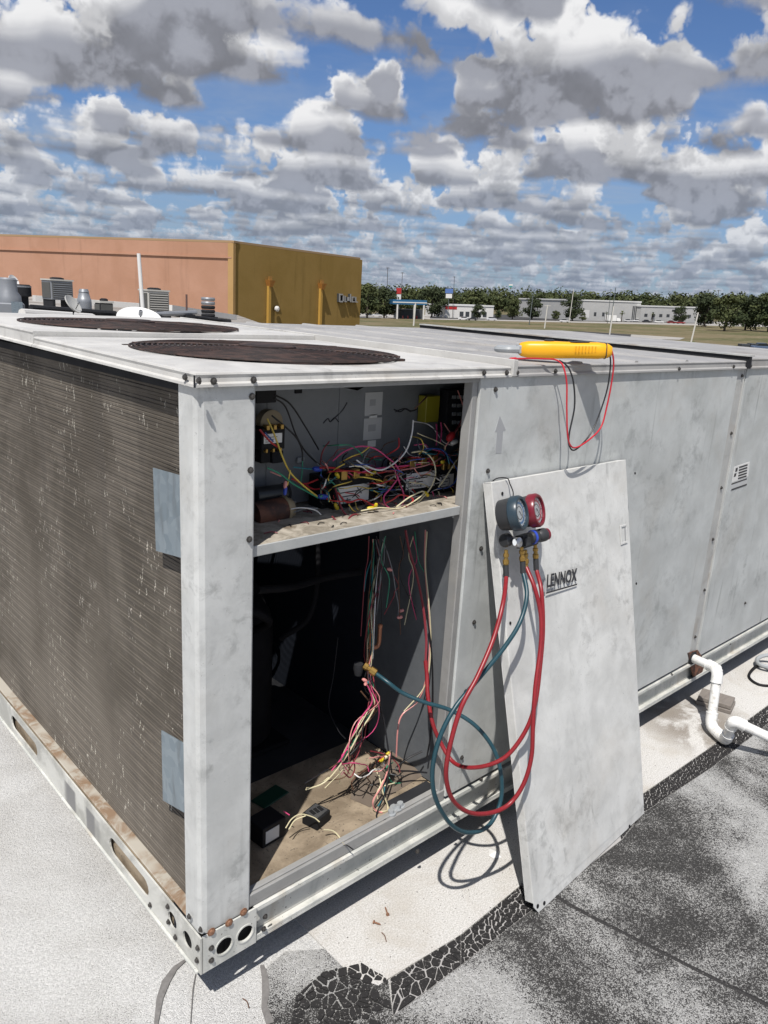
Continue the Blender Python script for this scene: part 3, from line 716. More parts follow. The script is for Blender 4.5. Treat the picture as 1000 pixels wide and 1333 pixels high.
# ------------------------------------------------------------------ inside the open compartment (parts of the unit)
SH = 0.981                                   # shelf underside
MB().box(0.062, 0.718, 0.012, 0.34, 0.215, 0.222).build('drain_pan', M['pan'], unit)
MB().box(0.062, 0.718, 0.342, W_-.03, 0.213, 0.220).build('shaded_rear_pan', M['soot'], unit)  # rear of the pan coloured dark to stand in for shade
MB().box(0.117, 0.722, 0.003, 0.011, ZR+0.001, 0.226).box(0.117, 0.722, 0.011, 0.026, 0.2222, 0.229).build('pan_lip', M['jamb'], unit, bevel=0.002)
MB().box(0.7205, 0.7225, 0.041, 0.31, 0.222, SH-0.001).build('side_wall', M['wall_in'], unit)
MB().box(0.7235, 0.7255, 0.041, 0.234, 0.19, SH+.015).box(0.7235, 0.7255, 0.240, W_-0.02, 0.19, CB-0.01).build('partition', M['navy'], unit)  # navy rear stretch carries on the grey side wall, coloured as if shaded
MB().box(0.10, 0.700, 0.016, 0.235, SH+0.018, SH+0.021).box(0.7005, 0.944, 0.041, 0.235, SH+0.018, SH+0.021).build('shelf', M['shelf'], unit)
MB().box(0.10, 0.700, 0.012, 0.0155, SH, SH+0.0215).build('shelf_lip', M['shelf_lip'], unit, bevel=0.0012)
MB().box(0.10, 0.948, 0.236, 0.239, SH, CB-0.002).build('back_sheet', M['sheet_in'], unit)
MB().box(0.30, 0.304, 0.2345, 0.236, SH+0.03, CB-0.02).box(0.50, 0.504, 0.2345, 0.236, SH+0.03, CB-0.02).build('sheet_fold', M['sheet_in'], unit)
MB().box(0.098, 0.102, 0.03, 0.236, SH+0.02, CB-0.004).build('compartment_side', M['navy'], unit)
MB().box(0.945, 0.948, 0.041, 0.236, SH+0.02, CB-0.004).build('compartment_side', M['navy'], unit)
MB().box(0.104, 0.945, 0.04, 0.236, CB-0.008, CB-0.004).build('compartment_roof', M['soot'], unit)
BY = 0.232                                   # just in front of the back sheet
def panel_rect(x0, y0, x1, y1, y): a, b = at(x0, y0, y=y), at(x1, y1, y=y); return min(a.x, b.x), max(a.x, b.x), min(a.z, b.z), max(a.z, b.z)
def pbox(name, px, y, dep, material, parent=unit, bevel=0.0015):
    x0, x1, z0, z1 = panel_rect(*px, y)
    return MB().box(x0, x1, y, y+dep, z0, z1).build(name, material, parent, bevel=bevel)
for r_ in ((476, 511, 497, 540), (474, 545, 496, 571)): pbox('printed_label', r_, 0.2342, 0.0012, M['labelgrey'], bevel=0)
pbox('printed_label', (479, 574, 489, 581), 0.2342, 0.0012, M['white'], bevel=0)
pbox('inspection_sticker', (481, 540, 491, 544), 0.2342, 0.0012, M['white'], bevel=0)
pbox('printed_mark', (482, 520, 489, 528), 0.2338, 0.0004, M['faint'], bevel=0)
pbox('printed_mark', (480, 553, 489, 561), 0.2338, 0.0004, M['faint'], bevel=0)
# hand-written scribbles on the back sheet
for pts in ([(421,551),(427,545),(430,549),(436,544),(441,549)], [(434,546),(446,534),(452,524)], [(513,533),(521,536),(528,532),(536,535),(548,530),(558,524)], [(515,536),(526,532),(535,536)]):
    MB().tube(spline([at(*p, y=0.2352) for p in pts], 4), 0.0016, 5).build('scribble', M['print'], unit)
def contactor(name, px, y, dep, label=True):
    o = pbox(name, px, y, dep, M['black'], bevel=0.002)
    x0, x1, z0, z1 = panel_rect(*px, y); w, h = x1-x0, z1-z0
    if label:
        MB().box(x0+w*0.08, x1-w*0.15, y-0.0012, y, z0+h*0.30, z1-h*0.28).build('label', M['white'], o)
        for i in range(3): MB().box(x0+w*0.14, x0+w*(0.4+0.12*i), y-0.0016, y-0.0010, z0+h*(0.36+0.1*i), z0+h*(0.385+0.1*i)).build('printed_line', M['print'], o)
    for i in range(3):
        cx = x0+w*(0.18+0.3*i)
        MB().box(cx-w*0.07, cx+w*0.07, y-0.008, y+0.006, z1-h*0.1, z1+h*0.12).build('brass_terminal', M['brass'], o, bevel=0.001)
        MB().box(cx-w*0.05, cx+w*0.05, y-0.004, y+0.006, z0-h*0.1, z0+h*0.08).build('brass_terminal', M['brass'], o, bevel=0.001)
    return o
contactor('contactor', (436, 620, 486, 664), 0.14, 0.06)
pbox('terminal_block', (486, 620, 526, 658), 0.16, 0.05, M['black'])
pbox('terminal_block', (420, 622, 436, 662), 0.16, 0.05, M['black'])
for i in range(4): pbox('terminal_screw', (490+9*i, 624, 495+9*i, 630), 0.156, 0.004, M['brass'], bevel=0)
contactor('contactor', (526, 604, 571, 645), 0.135, 0.06)
contactor('contactor', (572, 608, 592, 642), 0.13, 0.05)
contactor('relay', (341, 557, 371, 584), 0.165, 0.05)
pbox('relay', (340, 583, 352, 602), 0.19, 0.03, M['black'])
pbox('relay', (355, 588, 369, 602), 0.20, 0.03, M['soot'])
pbox('terminal_board', (584, 508, 612, 560), 0.20, 0.03, M['soot'])
for i in range(3):
    for j in range(4): pbox('terminal_screw', (590+7*i, 515+11*j, 594+7*i, 519+11*j), 0.196, 0.004, M['meter_grey'], bevel=0)
pbox('yellow_relay', (556, 516, 571, 549), 0.20, 0.03, mat('dull_yellow', (0.30,0.27,0.02), 0.5))
pbox('junction_box', (334, 502, 360, 524), 0.15, 0.05, M['black'])
pbox('junction_box', (384, 505, 394, 512), 0.233, 0.003, M['black'])
tan = mat('tan_resin', (0.30,0.24,0.15), 0.6)
MB().lathe([(0.028,0),(0.028,0.02),(0.02,0.024)], at(347, 549, y=0.20), (0,-1,0), 20).build('buzzer', tan, unit, True)
# two capacitors lying along the shelf
c1 = at(331, 646, y=0.19); c2 = at(371, 641, y=0.19)
cap = MB().tube([c1, c2], 0.020, 18).build('capacitor', mat('dark_can', (0.05,0.055,0.06), 0.35, 0.5), unit, True)
MB().lathe([(0.0215,0),(0.0215,0.006)], c2-(c2-c1).normalized()*0.003, (c2-c1), 18).build('can_rim', M['soot'], cap)
c1 = at(330, 671, y=0.16); c2 = at(368, 663, y=0.16)
cap = MB().tube([c1, c2], 0.0275, 20).build('capacitor', mat('rusty_can', rough=0.7, fn=lambda g,p: dict(c=g.mix(g.mr(g.noise(p,40,4),0.4,0.65),(0.05,0.025,0.02),(0.15,0.06,0.035)))), unit, True)
dc = (c2-c1).normalized()
MB().lathe([(0.029,0),(0.029,0.008),(0.022,0.010),(0.022,0.02)], c2, dc, 20).build('can_cap', tan, cap, True)
for k in (-1, 1): MB().tube([c2+dc*0.018+Vector((0,0,0.010*k)), c2+dc*0.034+Vector((0,0,0.010*k))], 0.003, 6).build('can_terminal', M['steel'], cap)
pbox('mounting_stud', (388, 596, 397, 602), 0.228, 0.006, M['meter_grey'])
# ---- wiring, traced wire by wire: (colour, radius, [(px, py, depth)...])
W = [
 ('black_w',2.4,[(358,514,.15),(378,526,.17),(398,556,.18),(415,585,.19)]),
 ('black_w',2.4,[(357,518,.15),(372,530,.16),(385,565,.17),(398,588,.18),(418,606,.18),(440,617,.16)]),
 ('black_w',2.4,[(354,541,.16),(372,556,.16),(386,570,.16),(393,585,.17),(394,600,.17)]),
 ('green',2.0,[(394,600,.17),(393,618,.17),(391,630,.17)]),
 ('yellow_w',2.3,[(348,545,.14),(357,565,.13),(368,595,.12),(378,615,.13),(395,632,.13),(413,646,.13)]),
 ('yellow_w',2.0,[(378,612,.12),(375,628,.12),(374,632,.12)]),
 ('red',2.6,[(338,559,.14),(352,575,.13),(364,583,.13)]),
 ('blue',2.0,[(345,563,.14),(356,575,.13)]),
 ('green',2.2,[(348,609,.12),(365,617,.11),(382,630,.12),(400,640,.13),(414,648,.13)]),
 ('salmon',1.8,[(352,614,.13),(366,620,.12)]),
 ('red',2.4,[(380,623,.16),(396,630,.15),(414,624,.15)]),
 ('red',2.4,[(398,632,.15),(410,637,.15),(424,634,.15)]),
 ('teal',2.0,[(382,608,.17),(398,610,.16),(414,611,.15)]),
 ('red',2.6,[(416,609,.14),(432,609,.14),(446,613,.14),(455,622,.14)]),
 ('pink',2.2,[(433,600,.15),(448,588,.14),(468,581,.13),(488,584,.13),(505,596,.13),(516,606,.12),(520,618,.12),(510,634,.11),(500,646,.10),(503,658,.09),(516,665,.09),(527,663,.09)]),
 ('pink',2.2,[(466,616,.13),(490,610,.13),(520,607,.13),(548,604,.13),(560,600,.13)]),
 ('red',2.2,[(428,614,.14),(455,613,.13),(490,616,.13),(530,607,.13),(566,594,.13),(572,588,.14)]),
 ('salmon',2.0,[(470,604,.14),(500,613,.13),(535,610,.13),(560,604,.12),(574,596,.13)]),
 ('white_w',2.4,[(538,547,.13),(536,566,.12),(528,588,.12),(512,604,.12),(494,612,.12),(474,605,.13),(464,599,.13)]),
 ('grey',2.0,[(470,608,.14),(476,592,.15),(482,584,.15)]),
 ('grey',2.2,[(474,637,.13),(492,634,.12),(510,622,.12),(522,612,.12)]),
 ('teal',1.8,[(482,638,.12),(496,640,.12),(504,634,.12)]),
 ('grey',2.2,[(522,622,.12),(534,632,.11),(546,633,.11)]),
 ('pink',2.2,[(514,612,.12),(520,628,.11),(526,646,.10),(522,660,.09),(508,664,.08),(494,668,.08)]),
 ('cream',2.3,[(536,589,.13),(552,588,.12),(564,600,.11),(567,618,.10),(560,636,.10),(548,650,.09),(534,664,.08),(528,672,.07)]),
 ('cream',2.3,[(609,545,.12),(608,565,.11),(600,590,.11),(590,606,.10),(580,622,.10),(571,634,.10)]),
 ('cream',2.2,[(470,665,.08),(494,661,.07),(520,662,.07),(540,652,.08),(552,642,.09),(548,640,.09),(532,648,.08),(516,660,.07)]),
 ('cream',2.3,[(571,640,.11),(574,648,.10),(582,650,.10),(584,656,.09)]),
 ('salmon',2.0,[(596,508,.15),(606,540,.14),(598,556,.13),(588,570,.12),(578,584,.13)]),
 ('maroon',2.2,[(608,524,.14),(602,545,.13),(592,562,.12),(586,572,.12)]),
 ('pink',2.2,[(568,552,.17),(569,566,.16),(568,580,.16)]),
 ('pink',2.2,[(574,550,.17),(575,562,.16),(573,578,.15)]),
 ('salmon',2.0,[(578,551,.16),(584,560,.15),(590,568,.14)]),
 ('salmon',2.0,[(606,553,.13),(603,572,.12),(598,584,.12)]),
 ('blue',1.8,[(548,586,.14),(560,584,.13),(576,586,.12),(588,600,.11),(596,614,.10),(592,628,.10),(582,635,.10),(570,636,.10)]),
 ('teal',1.8,[(550,590,.14),(566,584,.13),(580,588,.12),(585,604,.11)]),
 ('white_w',2.0,[(551,577,.14),(556,584,.14)]),
 ('maroon',3.0,[(436,632,.13),(440,648,.12),(446,664,.10),(456,674,.09),(470,676,.08),(494,673,.08)]),
 ('maroon',2.6,[(450,692,.05),(452,680,.06),(460,670,.08),(476,672,.08),(495,676,.07)]),
 ('salmon',2.2,[(456,690,.05),(466,680,.06),(478,674,.07),(496,670,.08)]),
 ('maroon',2.4,[(432,672,.08),(442,682,.07),(450,690,.06),(444,676,.08)]),
 ('red',2.2,[(440,641,.12),(452,654,.10),(470,650,.10),(490,660,.08)]),
 ('red',2.2,[(502,655,.09),(512,650,.09),(522,644,.09),(538,650,.08),(530,660,.08)]),
 ('white_w',1.8,[(372,664,.14),(392,661,.12),(410,664,.11),(418,670,.10)]),
 ('grey',1.8,[(374,670,.14),(398,662,.12),(414,662,.11)]),
 ('black_w',1.6,[(366,695,.08),(385,691,.07),(408,690,.08),(432,696,.06)]),
 ('black_w',1.6,[(372,693,.09),(392,686,.09),(412,684,.10),(428,685,.10)]),
 ('black_w',2.0,[(384,700,.05),(394,692,.06),(405,687,.08)]),
 ('pink',1.8,[(563,640,.11),(566,650,.11),(567,658,.11)]),
 ('brown',2.0,[(506,600,.15),(520,594,.15),(535,598,.15)]),
 ('cream',1.8,[(520,604,.15),(530,601,.14),(531,603,.14)]),
 ('green',1.8,[(426,622,.14),(438,634,.13),(448,656,.12)]),
 ('brown',2.4,[(556,516,.18),(548,524,.17),(540,532,.18)]),
 ('red',2.0,[(560,604,.12),(572,606,.11),(580,598,.12)]),
 ('grey',1.8,[(404,590,.19),(414,604,.18),(424,612,.17)]),
]
for c, r, pts in W:
    MB().tube(spline([at(x, y, y=d) for x, y, d in pts], 5), r*0.00080, 6).build('wire', M['w_'+c], unit, True)
rw = random.Random(11); cols = ['pink','red','salmon','cream','yellow_w','black_w','black_w','grey','maroon','green','brown','black_w','white_w','cream','blue','white_w','teal','grey','yellow_w']
for i in range(130):                           # loose slack in the tangle along the shelf
    x = rw.uniform(425, 592); y = 622 + rw.uniform(-30, 48) - (x-500)*0.16
    pts = []; a = rw.uniform(0, 6.3)
    for k in range(rw.randint(4, 6)):
        pts.append(at(x, min(y, 678-(x-470)*0.2), y=rw.uniform(0.09, 0.19))); a += rw.uniform(-1.1, 1.1)
        x = min(max(x+math.cos(a)*rw.uniform(9, 22), 418), 597); y += math.sin(a)*rw.uniform(5, 13)
    MB().tube(spline(pts, 5), rw.uniform(0.0010, 0.0016), 6).build('wire', M['w_'+rw.choice(cols)], unit, True)
for i in range(26):
    x = rw.uniform(360, 590); d = rw.uniform(0.03, 0.15); q = at(x, 690-(x-400)*0.17, y=d); q.z = SH+0.0225; w = rw.uniform(0, 3.1); l = rw.uniform(0.008, 0.03)
    MB().tube(spline([q, q+Vector((math.cos(w)*l*0.5, math.sin(w)*l*0.4, 0.002)), q+Vector((math.cos(w+0.4)*l, math.sin(w+0.4)*l, 0))], 3), rw.uniform(0.0007, 0.0014), 5).build('wire_clipping', M['w_'+rw.choice(('black_w','brown','maroon','black_w','salmon'))], unit, True)
def capplug(px, py, d, material, r=0.0045, l=0.02, ax=(1, 0, -0.2)):
    MB().lathe([(r*0.6,0),(r,l*0.25),(r,l*0.8),(r*0.7,l)], at(px, py, y=d), ax, 10).build('wire_connector', material, unit, True)
capplug(408,610,.145,M['blueplastic'],.006,.022); capplug(414,646,.13,M['blueplastic'],.006,.026); capplug(372,632,.12,M['blueplastic'],.004,.02,(-.1,0,-1))
capplug(372,626,.12,M['w_salmon'],.004,.016,(-.1,0,-1)); capplug(583,573,.12,M['w_red'],.009,.024,(.6,0,.5)); capplug(588,577,.12,M['white'],.006,.02,(1,0,.2))
yel = mat('yellow_crimp', (0.55,0.42,0.02), 0.4)
for (x, y, d) in ((441,622,.13),(482,618,.13),(488,663,.08),(478,662,.08),(578,601,.11),(552,640,.1),(436,655,.12)): capplug(x, y, d, yel, .0045, .016, (rw.uniform(-1,1), -.2, rw.uniform(-1,1)))
# ---- lower bay: compressor, pipes, valve, loose harness on the pan
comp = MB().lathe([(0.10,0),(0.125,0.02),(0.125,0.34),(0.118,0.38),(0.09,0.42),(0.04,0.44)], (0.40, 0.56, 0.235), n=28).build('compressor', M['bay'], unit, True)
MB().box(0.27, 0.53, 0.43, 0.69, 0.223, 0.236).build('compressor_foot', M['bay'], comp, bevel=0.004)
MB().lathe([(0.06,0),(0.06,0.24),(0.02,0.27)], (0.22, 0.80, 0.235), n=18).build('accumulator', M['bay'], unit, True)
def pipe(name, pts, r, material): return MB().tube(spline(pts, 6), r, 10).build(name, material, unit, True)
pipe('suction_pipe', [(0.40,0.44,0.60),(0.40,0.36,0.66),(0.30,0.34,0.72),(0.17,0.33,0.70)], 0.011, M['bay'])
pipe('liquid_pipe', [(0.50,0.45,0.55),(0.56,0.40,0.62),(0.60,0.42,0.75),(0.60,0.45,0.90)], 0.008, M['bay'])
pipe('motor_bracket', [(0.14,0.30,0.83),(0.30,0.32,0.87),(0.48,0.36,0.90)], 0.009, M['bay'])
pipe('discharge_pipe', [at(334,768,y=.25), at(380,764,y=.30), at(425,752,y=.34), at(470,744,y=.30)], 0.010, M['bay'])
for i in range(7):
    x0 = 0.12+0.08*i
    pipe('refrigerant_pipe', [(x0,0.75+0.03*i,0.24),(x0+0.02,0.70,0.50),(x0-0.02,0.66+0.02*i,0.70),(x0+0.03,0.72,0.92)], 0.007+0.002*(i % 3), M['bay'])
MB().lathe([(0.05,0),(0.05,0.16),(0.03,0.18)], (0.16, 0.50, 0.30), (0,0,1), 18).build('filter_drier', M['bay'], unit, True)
# service valve with cap and brass fitting
pipe('valve_stub', [at(478,842,y=.16), at(487,843,y=.15), at(493,838,y=.15), at(495,815,y=.15)], 0.0055, M['copper'])
MB().lathe([(0.006,0),(0.0065,0.008),(0.004,0.010)], at(495,817,y=.15), (0,0,1), 10).build('stub_cap', M['copper'], unit, True)
va, vb = at(474,866,y=.12), at(497,882,y=.08); dv = (vb-va).normalized()
MB().lathe([(0.009,0),(0.009,0.010),(0.006,0.011),(0.006,0.018),(0.010,0.019),(0.010,0.034),(0.007,0.036)], va, dv, 8).build('brass_fitting', M['brass'], unit)
MB().lathe([(0.012,0),(0.013,0.012),(0.009,0.03)], at(467,864,y=.13), (0,0,-1), 10).build('service_valve', M['soot'], unit, True)
LW = [
 ('teal',2.0,[(489,702,.20),(486,735,.19),(483,780,.17),(484,830,.15),(481,870,.14),(479,890,.12)]),
 ('orange',1.8,[(486,702,.2),(483,740,.19),(480,790,.17),(482,834,.15),(479,868,.14)]),
 ('grey',1.8,[(500,700,.19),(500,730,.18),(495,760,.17),(492,785,.17)]),
 ('grey',1.8,[(498,702,.19),(506,725,.17),(512,748,.16),(515,768,.16),(519,790,.16),(518,803,.16)]),
 ('maroon',1.8,[(504,718,.18),(511,745,.17),(519,762,.16),(514,770,.16),(512,778,.16),(500,800,.16)]),
 ('maroon',4.2,[(528,690,.15),(534,720,.14),(543,750,.12),(551,790,.10),(555,830,.075),(554,864,.055)]),
 ('salmon',2.6,[(554,690,.12),(553,730,.12),(556,770,.10),(560,820,.09),(557,870,.08),(546,910,.09),(524,930,.10),(518,950,.10),(516,985,.10)]),
 ('cream',2.0,[(556,692,.11),(554,735,.11),(558,780,.09),(561,830,.08),(558,876,.07),(549,900,.08),(526,926,.10)]),
 ('green',1.8,[(540,692,.16),(545,730,.14),(553,745,.12)]),
 ('black_w',3.0,[(556,800,.08),(562,850,.07),(563,910,.06),(560,960,.05),(556,985,.05)]),
 ('black_w',3.0,[(490,900,.15),(500,940,.13),(506,978,.10)]),
 ('pink',2.4,[(474,886,.12),(482,900,.11),(484,915,.11),(470,935,.12),(458,960,.12),(446,985,.12),(432,1003,.13)]),
 ('cream',2.4,[(478,892,.12),(488,915,.11),(482,932,.11),(470,950,.11),(455,978,.11),(436,1005,.12),(420,1020,.13),(398,1028,.14)]),
 ('green',2.0,[(480,930,.12),(470,950,.12),(456,972,.12),(444,990,.12)]),
 ('brown',2.4,[(470,900,.13),(488,925,.12),(474,945,.12),(460,968,.12),(446,992,.13)]),
 ('cream',2.0,[(399,1026,.14),(412,1024,.14),(428,1012,.14)]),
 ('maroon',2.4,[(458,982,.12),(462,1000,.12),(456,1012,.12),(448,1006,.12)]),
 ('brown',2.6,[(478,1000,.12),(468,1008,.12),(458,1018,.12),(460,1028,.12)]),
 ('cream',2.4,[(488,1000,.10),(494,1012,.08),(498,1030,.06),(505,1050,.05),(502,1056,.05),(488,1055,.05),(486,1044,.06),(494,1026,.07),(502,1010,.08)]),
 ('salmon',2.6,[(508,980,.09),(504,1005,.08),(496,1025,.06),(486,1042,.05),(488,1054,.05),(498,1058,.05)]),
 ('teal',1.8,[(500,1010,.08),(500,1035,.06),(492,1050,.05)]),
 ('black_w',2.6,[(510,978,.09),(506,1008,.07),(500,1036,.05),(490,1062,.04),(500,1068,.04),(506,1058,.04)]),
 ('red',2.0,[(492,992,.10),(498,986,.10),(505,982,.10)]),
 ('black_w',3.0,[(550,978,.06),(530,988,.08),(515,1002,.08),(536,1004,.07),(556,1006,.05)]),
 ('cream',1.8,[(372,1078,.09),(380,1066,.09),(392,1060,.09),(408,1064,.08),(416,1070,.07)]),
 ('cream',1.8,[(376,1080,.08),(384,1068,.09),(398,1062,.08)]),
 ('cream',2.2,[(422,1080,.05),(434,1082,.045),(442,1090,.04),(448,1100,.035)]),
 ('black_w',1.8,[(440,1102,.035),(450,1100,.035),(460,1106,.03)]),
 ('pink',1.8,[(369,1056,.12),(377,1061,.11)]),
 ('black_w',1.8,[(440,830,.3),(434,880,.28),(428,920,.25),(440,950,.2),(450,962,.17)]),
 ('teal',2.0,[(486,722,.2),(478,745,.2),(474,770,.2)]),
]
PANZ = 0.2225
rl = random.Random(4)
lcols = ['black_w','maroon','cream','green','salmon','brown','grey','pink','black_w','white_w','black_w','brown']
for i in range(15):                           # bundle hanging from the shelf to the pan
    j = lambda s_: rl.uniform(-s_, s_)
    pts = [(494+j(9),702,.19),(490+j(8),745+j(8),.18+j(.02)),(484+j(7),800+j(10),.16+j(.02)),(481+j(7),845+j(10),.15+j(.02)),(480+j(8),888+j(8),.13+j(.02))]
    if i % 3: pts += [(486+j(9),915+j(8),.12+j(.02)),(474+j(12),945+j(8),.12+j(.02)),(458+j(14),975+j(10),.12+j(.02)),(438+j(18),1004+j(10),.12)]
    if i % 3 == 2: pts += [(420+j(25),1018+j(10),.13)]
    LW.append((lcols[i % len(lcols)], rl.uniform(1.4, 2.2), pts))
for i in range(12):                           # knot of harness lying near the right end of the pan
    j = lambda s_: rl.uniform(-s_, s_)
    x, y = 500+j(30), 1000+j(22); pts = []; a = rl.uniform(0, 6.3)
    for k in range(5):
        pts.append((x, y, .09+j(.03))); a += rl.uniform(-1.2, 1.2); x += math.cos(a)*rl.uniform(8, 18); y += math.sin(a)*rl.uniform(5, 14)
    LW.append((lcols[(i*5) % len(lcols)], rl.uniform(1.4, 2.2), pts))
for i in range(8):                            # loose ends dangling under the shelf
    j = lambda s_: rl.uniform(-s_, s_)
    x0 = 480+i*9+j(5); LW.append((lcols[(i*7+1) % len(lcols)], 1.5, [(x0,698,.16),(x0+j(6),725+j(5),.16),(x0+j(9),752+j(9),.15),(x0+j(14),775+rl.uniform(0,60),.15)]))
for c, r, pts in LW:
    P = []
    for x, y, d in pts:
        q = at(x, y, y=d); rad = r*0.00080
        if q.z < PANZ + rad: q = at(x, y, z=PANZ + rad)
        P.append(q)
    MB().tube(spline(P, 5), r*0.00080, 6).build('wire', M['w_'+c], unit, True)
for (x, y, d) in ((472,884,.12),(477,890,.11),(519,796,.16),(517,804,.155),(504,740,.17)): capplug(x, y, d, M['w_salmon'], .0045, .014, (rw.uniform(-1,1), -.4, rw.uniform(-1,.3)))
for k in range(5): capplug(498+k, 990-k*1.5, .095, (yel, M['w_cream'])[k % 2], .004, .014, (rw.uniform(-1,1), -.2, rw.uniform(-.3,.6)))
# things lying on the pan
def lying(name, px, material, w, d, h, rot, label=None):
    q = at(px[0], px[1], z=PANZ+h); c, s_ = math.cos(rot), math.sin(rot)
    return MB().obox((q.x, q.y, PANZ+h/2), (c*w/2, s_*w/2, 0), (-s_*d/2, c*d/2, 0), (0, 0, h/2)).build(name, material, unit, bevel=0.002), q, c, s_
o, q, c, s_ = lying('loose_relay', (412, 1056), M['black'], 0.052, 0.048, 0.030, 0.25)
MB().obox((q.x, q.y, PANZ+0.0306), (c*0.021, s_*0.021, 0), (-s_*0.019, c*0.019, 0), (0, 0, 0.0006)).build('relay_top', M['steel'], o)
for k in range(3): MB().obox((q.x+0.012*(k-1), q.y, PANZ+0.0322), (0.004, 0, 0), (0, 0.009, 0), (0, 0, 0.0012)).build('relay_tab', M['black'], o)
o, q, c, s_ = lying('transformer', (347, 1064), M['black'], 0.07, 0.06, 0.052, 0.1)
MB().obox((q.x-0.004, q.y-0.031, PANZ+0.026), (0.02, 0.002, 0), (0, 0.0007, 0), (0, 0, 0.016)).build('label', M['labelgrey'], o)
lying('control_board', (352, 1036), mat('green_board', (0.008,0.05,0.03), 0.5), 0.09, 0.05, 0.004, 0.2)
# folded sump bracket at the right rear of the pan
MB().add([at(455,1040,z=PANZ), at(482,1052,z=PANZ), at(585,990,z=PANZ), at(545,955,z=PANZ), at(460,1010,z=PANZ+.014), at(484,1030,z=PANZ+.012), at(570,982,z=PANZ+.012), at(540,952,z=PANZ+.014)],
         [(3,2,1,0),(4,5,6,7),(0,1,5,4),(1,2,6,5),(2,3,7,6),(3,0,4,7)]).build('sump_bracket', mat('brown_bracket', rough=0.8, fn=lambda g,p: dict(c=g.mix(g.noise(p,20,5),(0.09,0.07,0.055),(0.20,0.16,0.12)))), unit, bevel=0.002)
MB().lathe([(0.012,0),(0.012,0.012),(0.007,0.014),(0.007,0.022)], at(537,975,z=PANZ+.04), (0,0,1), 10).build('drain_plug', tan, unit, True)
MB().box(0.56, 0.71, 0.02, 0.06, PANZ, PANZ+0.004).build('pan_slot', M['soot'], unit)
for k, (x, y) in enumerate(((510,1056),(518,1050),(522,1046),(514,1050))):
    q = at(x, y, z=PANZ+.012); MB().lathe([(0.012,0),(0.012,0.003),(0.008,0.004),(0.008,0.012)], q-Vector((0,0,.009)), (rw.uniform(-.5,.5),rw.uniform(-.5,.5),1), 10).build('loose_nut', M['meter_grey'], unit, True)

# ------------------------------------------------------------------ removed access panel leaning on the unit
BL, BR, TL, TR = Vector((0.7615,-0.290,0.0085)), Vector((1.359,-0.250,0.0085)), Vector((0.752,-0.033,1.063)), Vector((1.352,-0.030,1.061))
DN = (BR-BL).cross(TL-BL).normalized()
if DN.y > 0: DN = -DN
def dr(u, v, n=0.0): return (BL*(1-u)+BR*u)*(1-v) + (TL*(1-u)+TR*u)*v + DN*n
def door_uv(px, py):
    d = ray(px, py); t = (BL-CAM).dot(DN)/d.dot(DN); p = CAM+d*t - BL
    e1, e2 = BR-BL, TL-BL; a, b, c = e1.dot(e1), e1.dot(e2), e2.dot(e2); q, w = p.dot(e1), p.dot(e2); D = a*c-b*b
    return (q*c-w*b)/D, (w*a-q*b)/D
door = thing('access_panel', tuple(BL), 'removed white access panel with maker lettering leaning against the rooftop unit', 'access panel')
fd = lambda u, v, t: dr(u, v, t)
TH = -0.024
mb = MB().slab(rect(0, 1, 0.022, 1), [], fd, -0.002, 0.0)
mb.slab(rect(0, 0.005, 0.03, 1), [], fd, TH, -0.002).slab(rect(0.995, 1, 0.022, 1), [], fd, TH, -0.002).slab(rect(0, 1, 0.9975, 1.0), [], fd, TH, -0.002)
mb.slab(rect(0, 0.03, 0.03, 1), [], fd, TH-0.0015, TH).slab(rect(0.97, 1, 0.022, 1), [], fd, TH-0.0015, TH)
mb.build('panel_skin', M['door'], door, bevel=0.0012)
MB().slab([(0.03, 0.0), (1.0, 0.0), (1.0, 0.022), (0.0, 0.022)], [], fd, -0.003, -0.001).build('bottom_flange', M['door'], door)
# dimple latch pocket
hu = door_uv(800, 692)
MB().slab(rect(hu[0]-0.030, hu[0]+0.030, hu[1]-0.026, hu[1]+0.026), [rect(hu[0]-0.016, hu[0]+0.022, hu[1]-0.020, hu[1]+0.020)], fd, 0.0, 0.0025).build('latch_frame', M['door'], door, bevel=0.0008)
MB().slab(rect(hu[0]+0.013, hu[0]+0.019, hu[1]-0.018, hu[1]+0.018), [], fd, 0.0004, 0.0012).build('latch_slot', M['faint'], door)
q_rot = DN.to_track_quat('Z', 'Y').to_matrix()
for px, py in ((653,642),(664,811),(811,612),(818,756),(679,1151)):
    u, v = door_uv(px, py); MB().lathe([(0.004,0),(0.0042,0.001),(0.002,0.0022)], dr(u, v, 0.0), DN, 8).build('screw_hole', M['black'], door)
for px, py in ((700.5,1180),(709,1176),(820,1076),(828,1071.5)):
    u, v = door_uv(px, py); MB().lathe([(0.0055,0),(0.0055,0.0008)], dr(u, v, -0.001), DN, 10).build('screw_hole', M['black'], door)
